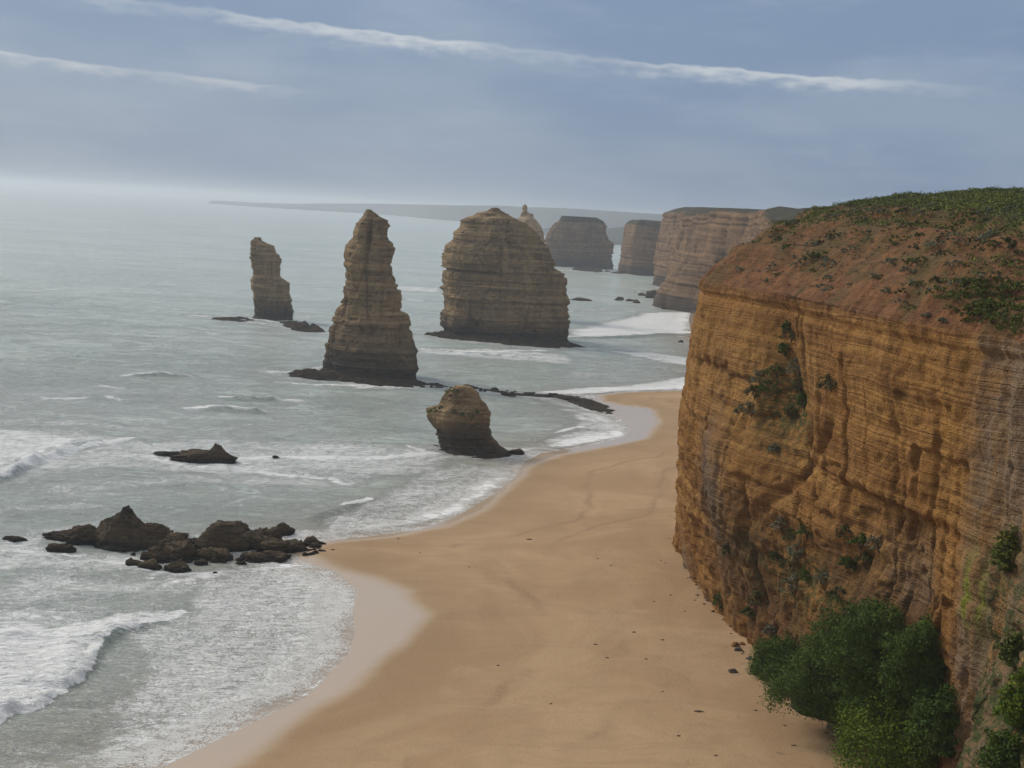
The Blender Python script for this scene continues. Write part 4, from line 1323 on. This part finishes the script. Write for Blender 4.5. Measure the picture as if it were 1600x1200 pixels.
# thin dry grass and litter over the bare slope
n = 9000
r3 = np.random.default_rng(29)
Q = np.stack([r3.uniform(24, 80, n), r3.uniform(92, 240, n)], 1)
Q = Q[inside(Q, rim_poly)]
dq = seg_dist(Q, rimline[::2])
cover = 0.5 + 0.5 * fbm(Q[:, 0] * 0.11, Q[:, 1] * 0.11, 2, 3, 181) * 1.6
keep = (dq > 0.7) & (dq < 26) & (r3.random(len(Q)) < np.clip(cover, 0.1, 1) * (0.35 + 0.65 * ss(dq, 1, 12)))
Q, dq = Q[keep], dq[keep]
cen = np.stack([Q[:, 0], Q[:, 1], top_z(dq, Q[:, 0], Q[:, 1]) + 0.02], 1)
v, f, ti = leaves(cen, 0.22 + 0.22 * r3.random(len(Q)), 12, 0.11, 0.5, 31, 0.3)
gr = mesh_obj('slope_grass', v, f, M['dry'], smooth=False, attrs={'tint': ti})
tag(gr, 'thin dry grass over the bare red slope', 'grass', kind='stuff')


# ------------------------------------------------------------------ rocks
def lump(loc, w, d, h, seed, sub=4, rough=0.35, square=0.0, peak=None, mat=None, name='boulder', parent=None, wetz=1.2):
    v, f = ICO[sub]
    v = v.copy()
    if square:
        v = np.sign(v) * np.abs(v) ** (1 - square)
    rq = np.random.default_rng(seed)
    for _ in range(16):
        nv_ = rq.normal(size=3); nv_ /= np.linalg.norm(nv_)
        sd = v @ nv_ - rq.uniform(0.62, 0.92)
        v = v - np.maximum(sd, 0)[:, None] * nv_ * 0.9
    n1 = fbm(v[:, 0] * 1.3 + seed, v[:, 1] * 1.3, v[:, 2] * 1.3, 4, seed)
    n2 = np.abs(fbm(v[:, 0] * 3.1, v[:, 1] * 3.1 + seed, v[:, 2] * 4.5, 4, seed + 3))
    n3 = fbm(v[:, 0] * 7, v[:, 1] * 7, v[:, 2] * 9 + seed, 3, seed + 5)
    v = v * (1.06 + rough * 0.9 * n1 - rough * 0.8 * n2 + rough * 0.35 * n3)[:, None]
    if peak is not None:
        k = np.clip(v[:, 2], 0, None)
        sh = (1 - 0.75 * np.clip(k, 0, 1) ** 0.8)
        v[:, 0] = v[:, 0] * sh + peak * k; v[:, 1] *= sh
    v = v * np.array([w / 2, d / 2, h])
    v[:, 2] = np.where(v[:, 2] < 0, v[:, 2] * 0.35, v[:, 2])
    v = v + np.array(loc)
    return mesh_obj(name, v, f, mat or M['reef'], parent, attrs={'wet': ss(v[:, 2], wetz, wetz * 0.3)})


def rock(px, py, wpx, hpx, label, seed, sub=4, depth=0.8, zg=0.0, name='boulder', cat='rock', group=None, mat=None, sink=0.0, **kw):
    p = G(px, py, zg)
    k = p.y / FPX
    W_, H_ = wpx * k, hpx * k
    o = lump((p.x, p.y + W_ * depth * 0.4, zg - sink), W_, W_ * depth, H_, seed, sub, mat=mat, name=name, **kw)
    return tag(o, label, cat, group)


# pyramid rock with its skirt
p0 = G(180, 862)
k = p0.y / FPX
root = thing('pyramid_rock', 'dark pyramid-shaped rock with a long rubbly skirt in the surf', 'rock', (p0.x, p0.y + 4, 0))
lump((p0.x, p0.y + 4.5, 0), 150 * k, 95 * k, 72 * k, 801, 6, 0.28, peak=0.0, name='peak', parent=root, wetz=1.6)
lump((G(225, 868).x, p0.y + 4.0, 0), 110 * k, 60 * k, 36 * k, 803, 6, 0.35, name='shoulder', parent=root, wetz=1.6)
lump((G(120, 856).x, p0.y + 5.0, 0), 95 * k, 50 * k, 26 * k, 805, 5, 0.4, name='shoulder', parent=root)
lump((G(90, 850).x, p0.y + 6.0, 0), 80 * k, 36 * k, 12 * k, 807, 5, 0.5, name='skirt', parent=root)
lump((G(260, 874).x, p0.y + 2.0, 0), 85 * k, 46 * k, 30 * k, 809, 5, 0.4, name='skirt', parent=root)
# block rock
p1 = G(350, 868)
root = thing('block_rock', 'flat-topped brown block of rock right of the pyramid rock', 'rock', (p1.x, p1.y + 4, 0))
lump((p1.x - 0.5, p1.y + 4.5, 0), 92 * k, 70 * k, 41 * k, 811, 6, 0.22, square=0.45, name='block', parent=root)
lump((G(395, 860).x, p1.y + 5.5, 0), 85 * k, 60 * k, 32 * k, 813, 5, 0.32, square=0.2, name='shoulder', parent=root)
lump((G(425, 866).x, p1.y + 4.0, 0), 80 * k, 50 * k, 22 * k, 815, 5, 0.4, name='shoulder', parent=root)
for i, (px, py, w, h, lab) in enumerate([
        (91, 864, 46, 14, 'low reddish boulder awash at the left foot of the pyramid rock'),
        (20, 846, 38, 8, 'small flat black rock awash at the far left'),
        (228, 893, 46, 20, 'black boulder at the front foot of the pyramid rock'),
        (276, 896, 46, 22, 'round black boulder in front of the gap between the two big rocks'),
        (205, 888, 34, 14, 'small black boulder left of the round front boulders'),
        (272, 878, 62, 34, 'mossy brown boulder under the right slope of the pyramid rock'),
        (240, 878, 52, 24, 'brown boulder in the middle of the pyramid rock rubble'),
        (330, 880, 70, 26, 'broad dark boulder at the front foot of the block rock'),
        (312, 886, 24, 12, 'small dark boulder left of the block rock foot'),
        (440, 838, 38, 18, 'squarish dark rock at the back right of the rock cluster'),
        (455, 862, 60, 16, 'flat dark rock at the sandy end of the rock cluster'),
        (485, 855, 44, 14, 'low rock tip reaching the sand at the right end of the cluster'),
        (425, 878, 60, 18, 'dark rubble rock in front of the block rock shoulder'),
        (395, 880, 48, 16, 'black rubble rock in the middle of the front row'),
        (375, 884, 26, 9, 'small black stone in the front row of the rubble'),
        (405, 850, 60, 24, 'dark rock behind the block rock'),
        (275, 846, 40, 12, 'low dark rock in the gap behind the two big rocks'),
        (298, 852, 30, 10, 'small dark rock between the two big rocks'),
        (335, 897, 12, 4, 'tiny dark stone awash in front of the rock cluster'),
        (430, 716, 14, 5, 'tiny dark rock awash right of the shark-shaped rock')]):
    rock(px, py, w, h, lab, 820 + i, 5 if w > 30 else 4, rough=0.42, sink=0.1, zg=0.0)
# rubble stones of the cluster
rs = random.Random(5)
for i in range(70):
    px = rs.uniform(190, 500); py = 852 + (px - 190) / 310 * 4 + rs.uniform(-10, 36) * (1 - abs(px - 330) / 260)
    o = rock(px, py, rs.uniform(9, 24), rs.uniform(4, 11), 'small dark rubble stone among the big rocks in the surf', 860 + i, 2 if i % 2 else 3, rough=0.4, name='rubble_stone', group='rubble stones round the two big rocks')
# shark-shaped rock
p2 = G(310, 724)
k2 = p2.y / FPX
root = thing('hump_rock', 'low black rock with a fin-like hump, alone in the surf', 'rock', (p2.x, p2.y + 3, 0))
lump((G(336, 724).x, p2.y + 4, 0), 62 * k2, 40 * k2, 33 * k2, 841, 6, 0.3, peak=-0.15, name='hump', parent=root)
lump((p2.x, p2.y + 4, 0), 118 * k2, 50 * k2, 15 * k2, 843, 6, 0.35, name='base', parent=root)
lump((G(268, 714).x, p2.y + 7, 0), 66 * k2, 30 * k2, 7 * k2, 845, 5, 0.35, name='tail', parent=root)
# beside the small stack
rock(808, 711, 30, 9, 'small dark rock at the right foot of the small squat stack', 871, 3)
# reef bar running from the tall stack to the beach
bar = [([(650, 600), (690, 601), (700, 606), (665, 605)], 0.25, 'thin black reef patch right of the tall pointed stack'),
       ([(735, 606), (780, 611), (800, 615), (760, 611)], 0.22, 'thin dark reef strip behind the small squat stack'),
       ([(790, 613), (850, 618), (860, 621), (810, 617)], 0.22, 'dark reef strip in the middle of the bar'),
       ([(845, 617), (900, 620), (950, 634), (962, 645), (925, 641), (880, 625)], 0.4, 'brown rock bar joining the far beach corner')]
for i, (pts, hgt, lab) in enumerate(bar):
    o = ledge(pts, hgt, None, 880 + i, 'reef')
    tag(o, lab, 'reef')
for i in range(46):
    f_ = rs.random()
    a = [(655, 603), (740, 607), (800, 615), (870, 620), (960, 645)]
    kx = f_ * 4; j = min(3, int(kx)); g_ = kx - j
    px = a[j][0] * (1 - g_) + a[j + 1][0] * g_; py = a[j][1] * (1 - g_) + a[j + 1][1] * g_ + rs.uniform(-3, 4)
    rock(px, py, rs.uniform(6, 18), rs.uniform(1.5, 4.5), 'small dark stone along the reef bar between tall stack and beach', 900 + i, 2, rough=0.4, name='reef_stone', group='stones along the reef bar')
# rocks in the next bay
for i, (px, py, w, h, lab) in enumerate([
        (1022, 466, 32, 14, 'largest dark rock off the foot of the bay cliff'), (1040, 470, 26, 9, 'dark rock touching the bay cliff foot'), (968, 469, 16, 5, 'dark rock at the left end of the far rock row'),
        (985, 471, 14, 4, 'second dark rock from the left in the far rock row'), (995, 474, 14, 6, 'dark rock in the middle of the far rock row'), (1004, 462, 14, 4, 'small rock behind the far rock row'),
        (1038, 483, 12, 4, 'small rock at the near end below the bay cliff'), (1025, 478, 14, 5, 'dark rock near the right end of the far rock row'),
        (908, 470, 44, 4, 'long flat reef right of the domed stack'), (949, 425, 10, 3, 'tiny rock off the far promontory'), (968, 428, 24, 4, 'low rock off the far promontory'),
        (1064, 535, 9, 4, 'lone small stone in the far bay shallows')]):
    rock(px, py, w, h, lab, 950 + i, 3, depth=0.6, rough=0.4)

# boulders on the sand
def sand_z(px, py):
    z_ = 2.0
    for _ in range(3):
        p = G(px, py, z_)
        z_ = float(beach_z(np.array([[p.x, p.y]]))[0])
    return z_


mt, t, bs = new_mat('beach_boulder')
pos = t.node('ShaderNodeNewGeometry').outputs['Position']
t.l.new(t.mix(t.noise(pos, 1.1, 6, 0.7), (0.05, 0.04, 0.032), (0.17, 0.13, 0.095)), bs.inputs['Base Color'])
bs.inputs['Roughness'].default_value = 0.9
t.l.new(t.bump(t.noise(pos, 2.5, 6, 0.7), 0.7, 0.3), bs.inputs['Normal'])
M['boulder'] = mt
for i, (px, py, w, h, lab) in enumerate([
        (1145, 1052, 18, 8, 'small grey stone lying alone on the sand left of the bushes'),
        (1312, 1146, 36, 30, 'angular brown boulder at the sand edge beside the small bright bush'),
        (1392, 1240, 52, 92, 'tall dark boulder in front of the large bright bush at the bottom edge'),
        (1172, 1031, 14, 6, 'small brown stone by the cliff corner foot')]):
    zz = sand_z(px, py)
    rock(px, py, w, h, lab, 970 + i, 4, zg=zz, mat=M['boulder'], rough=0.3, square=0.2, depth=0.8, sink=0.05)
foot_px = [(1078, 885), (1088, 915), (1112, 945), (1140, 975), (1158, 1008), (1180, 1030), (1215, 1072), (1262, 1100), (1300, 1118), (1322, 1150), (1352, 1180), (1385, 1200)]
for i in range(60):
    f_ = rs.random() * (len(foot_px) - 1.001); j = int(f_); g_ = f_ - j
    px = foot_px[j][0] * (1 - g_) + foot_px[j + 1][0] * g_ - abs(rs.gauss(0, 9)) + 3
    py = foot_px[j][1] * (1 - g_) + foot_px[j + 1][1] * g_ + abs(rs.gauss(0, 4))
    zz = sand_z(px, py)
    w_ = rs.choice((4, 5, 6, 8, 11, 15)) * rs.uniform(0.8, 1.2)
    rock(px, py, w_, w_ * rs.uniform(0.35, 0.6), 'small fallen stone on the sand along the foot of the cliff', 1200 + i, 2 if w_ < 8 else 3, zg=zz, mat=M['boulder'] if i % 2 else M['cliff'], rough=0.3, square=0.2, sink=0.04, name='fallen_stone', group='fallen stones along the cliff foot')
# scraps of weed on the sand
spots = [(733, 886), (656, 864), (827, 843), (520, 859), (1092, 1112), (1180, 1110), (1035, 1081), (990, 988), (930, 1007), (948, 1028), (1226, 1134), (1118, 1181), (1291, 1145), (1035, 1000),
         (622, 842), (1048, 930), (1022, 940), (1070, 955), (1010, 1030), (1160, 1022), (934, 873), (955, 884), (1033, 876), (1040, 880), (1046, 842), (778, 1040), (860, 1100), (1240, 1165), (1060, 1150), (508, 862)]
for i, (px, py) in enumerate(spots):
    zz = sand_z(px, py); p = G(px, py, zz)
    big_ = i in (2, 3, 4)
    w = (1.0 if big_ else 0.45) * rs.uniform(0.7, 1.3)
    o = lump((p.x, p.y, zz + 0.01), w, w * 0.45, 0.14 if big_ else 0.09, 1000 + i, 3, 0.6, mat=M['weed'], name='seaweed_scrap')
    tag(o, 'small dark scrap of seaweed lying on the dry sand', 'seaweed', 'seaweed scraps on the sand')

# plants on top of the small stack
stack_top = bvh_of(sbody)
for i, (px, py, w) in enumerate([(700, 612, 16), (712, 609, 12), (690, 634, 9), (678, 640, 18), (722, 645, 10), (736, 650, 14), (745, 640, 8), (710, 640, 9)]):
    d_ = ray(px, py + 3).normalized()
    off_ = Vector(sroot.location)
    loc, nrm, idx, dd = stack_top.ray_cast(Vector((0, 0, CAM_H)), d_, 2000)
    if loc is None:
        continue
    kk_ = loc.y / FPX
    o = thing('stack_plant', 'dark green plant growing on the ledges of the small squat stack', 'plant', (loc.x, loc.y, loc.z - 0.3), 'plants on the small squat stack')
    shrub_mesh('foliage', M['bush'], w * kk_, w * kk_ * 0.55, w * kk_, 18, 24, 0.16, 1100 + i, o)

# ------------------------------------------------------------------ haze
hb = [(-32000, -3000, -6), (32000, -3000, -6), (32000, 29000, -6), (-32000, 29000, -6), (-32000, -3000, 105), (32000, -3000, 105), (32000, 29000, 105), (-32000, 29000, 105)]
hz_ = mesh_obj('haze', np.array(hb), [(0, 3, 2, 1), (4, 5, 6, 7), (0, 1, 5, 4), (1, 2, 6, 5), (2, 3, 7, 6), (3, 0, 4, 7)], None, smooth=False)
mt = bpy.data.materials.new('sea_haze'); mt.use_nodes = True
t = NT(mt.node_tree); t.n.clear()
pv = t.node('ShaderNodeVolumePrincipled')
pv.inputs['Color'].default_value = (0.80, 0.86, 0.92, 1)
pv.inputs['Density'].default_value = 0.00017
pv.inputs['Anisotropy'].default_value = 0.3
pv.inputs['Density Attribute'].default_value = ''
pv.inputs['Color Attribute'].default_value = ''
pv.inputs['Temperature Attribute'].default_value = ''
mt.cycles.homogeneous_volume = True
oo = t.node('ShaderNodeOutputMaterial'); t.l.new(pv.outputs[0], oo.inputs['Volume'])
hz_.data.materials.append(mt)
tag(hz_, 'pale sea haze over the whole coast', kind='stuff')
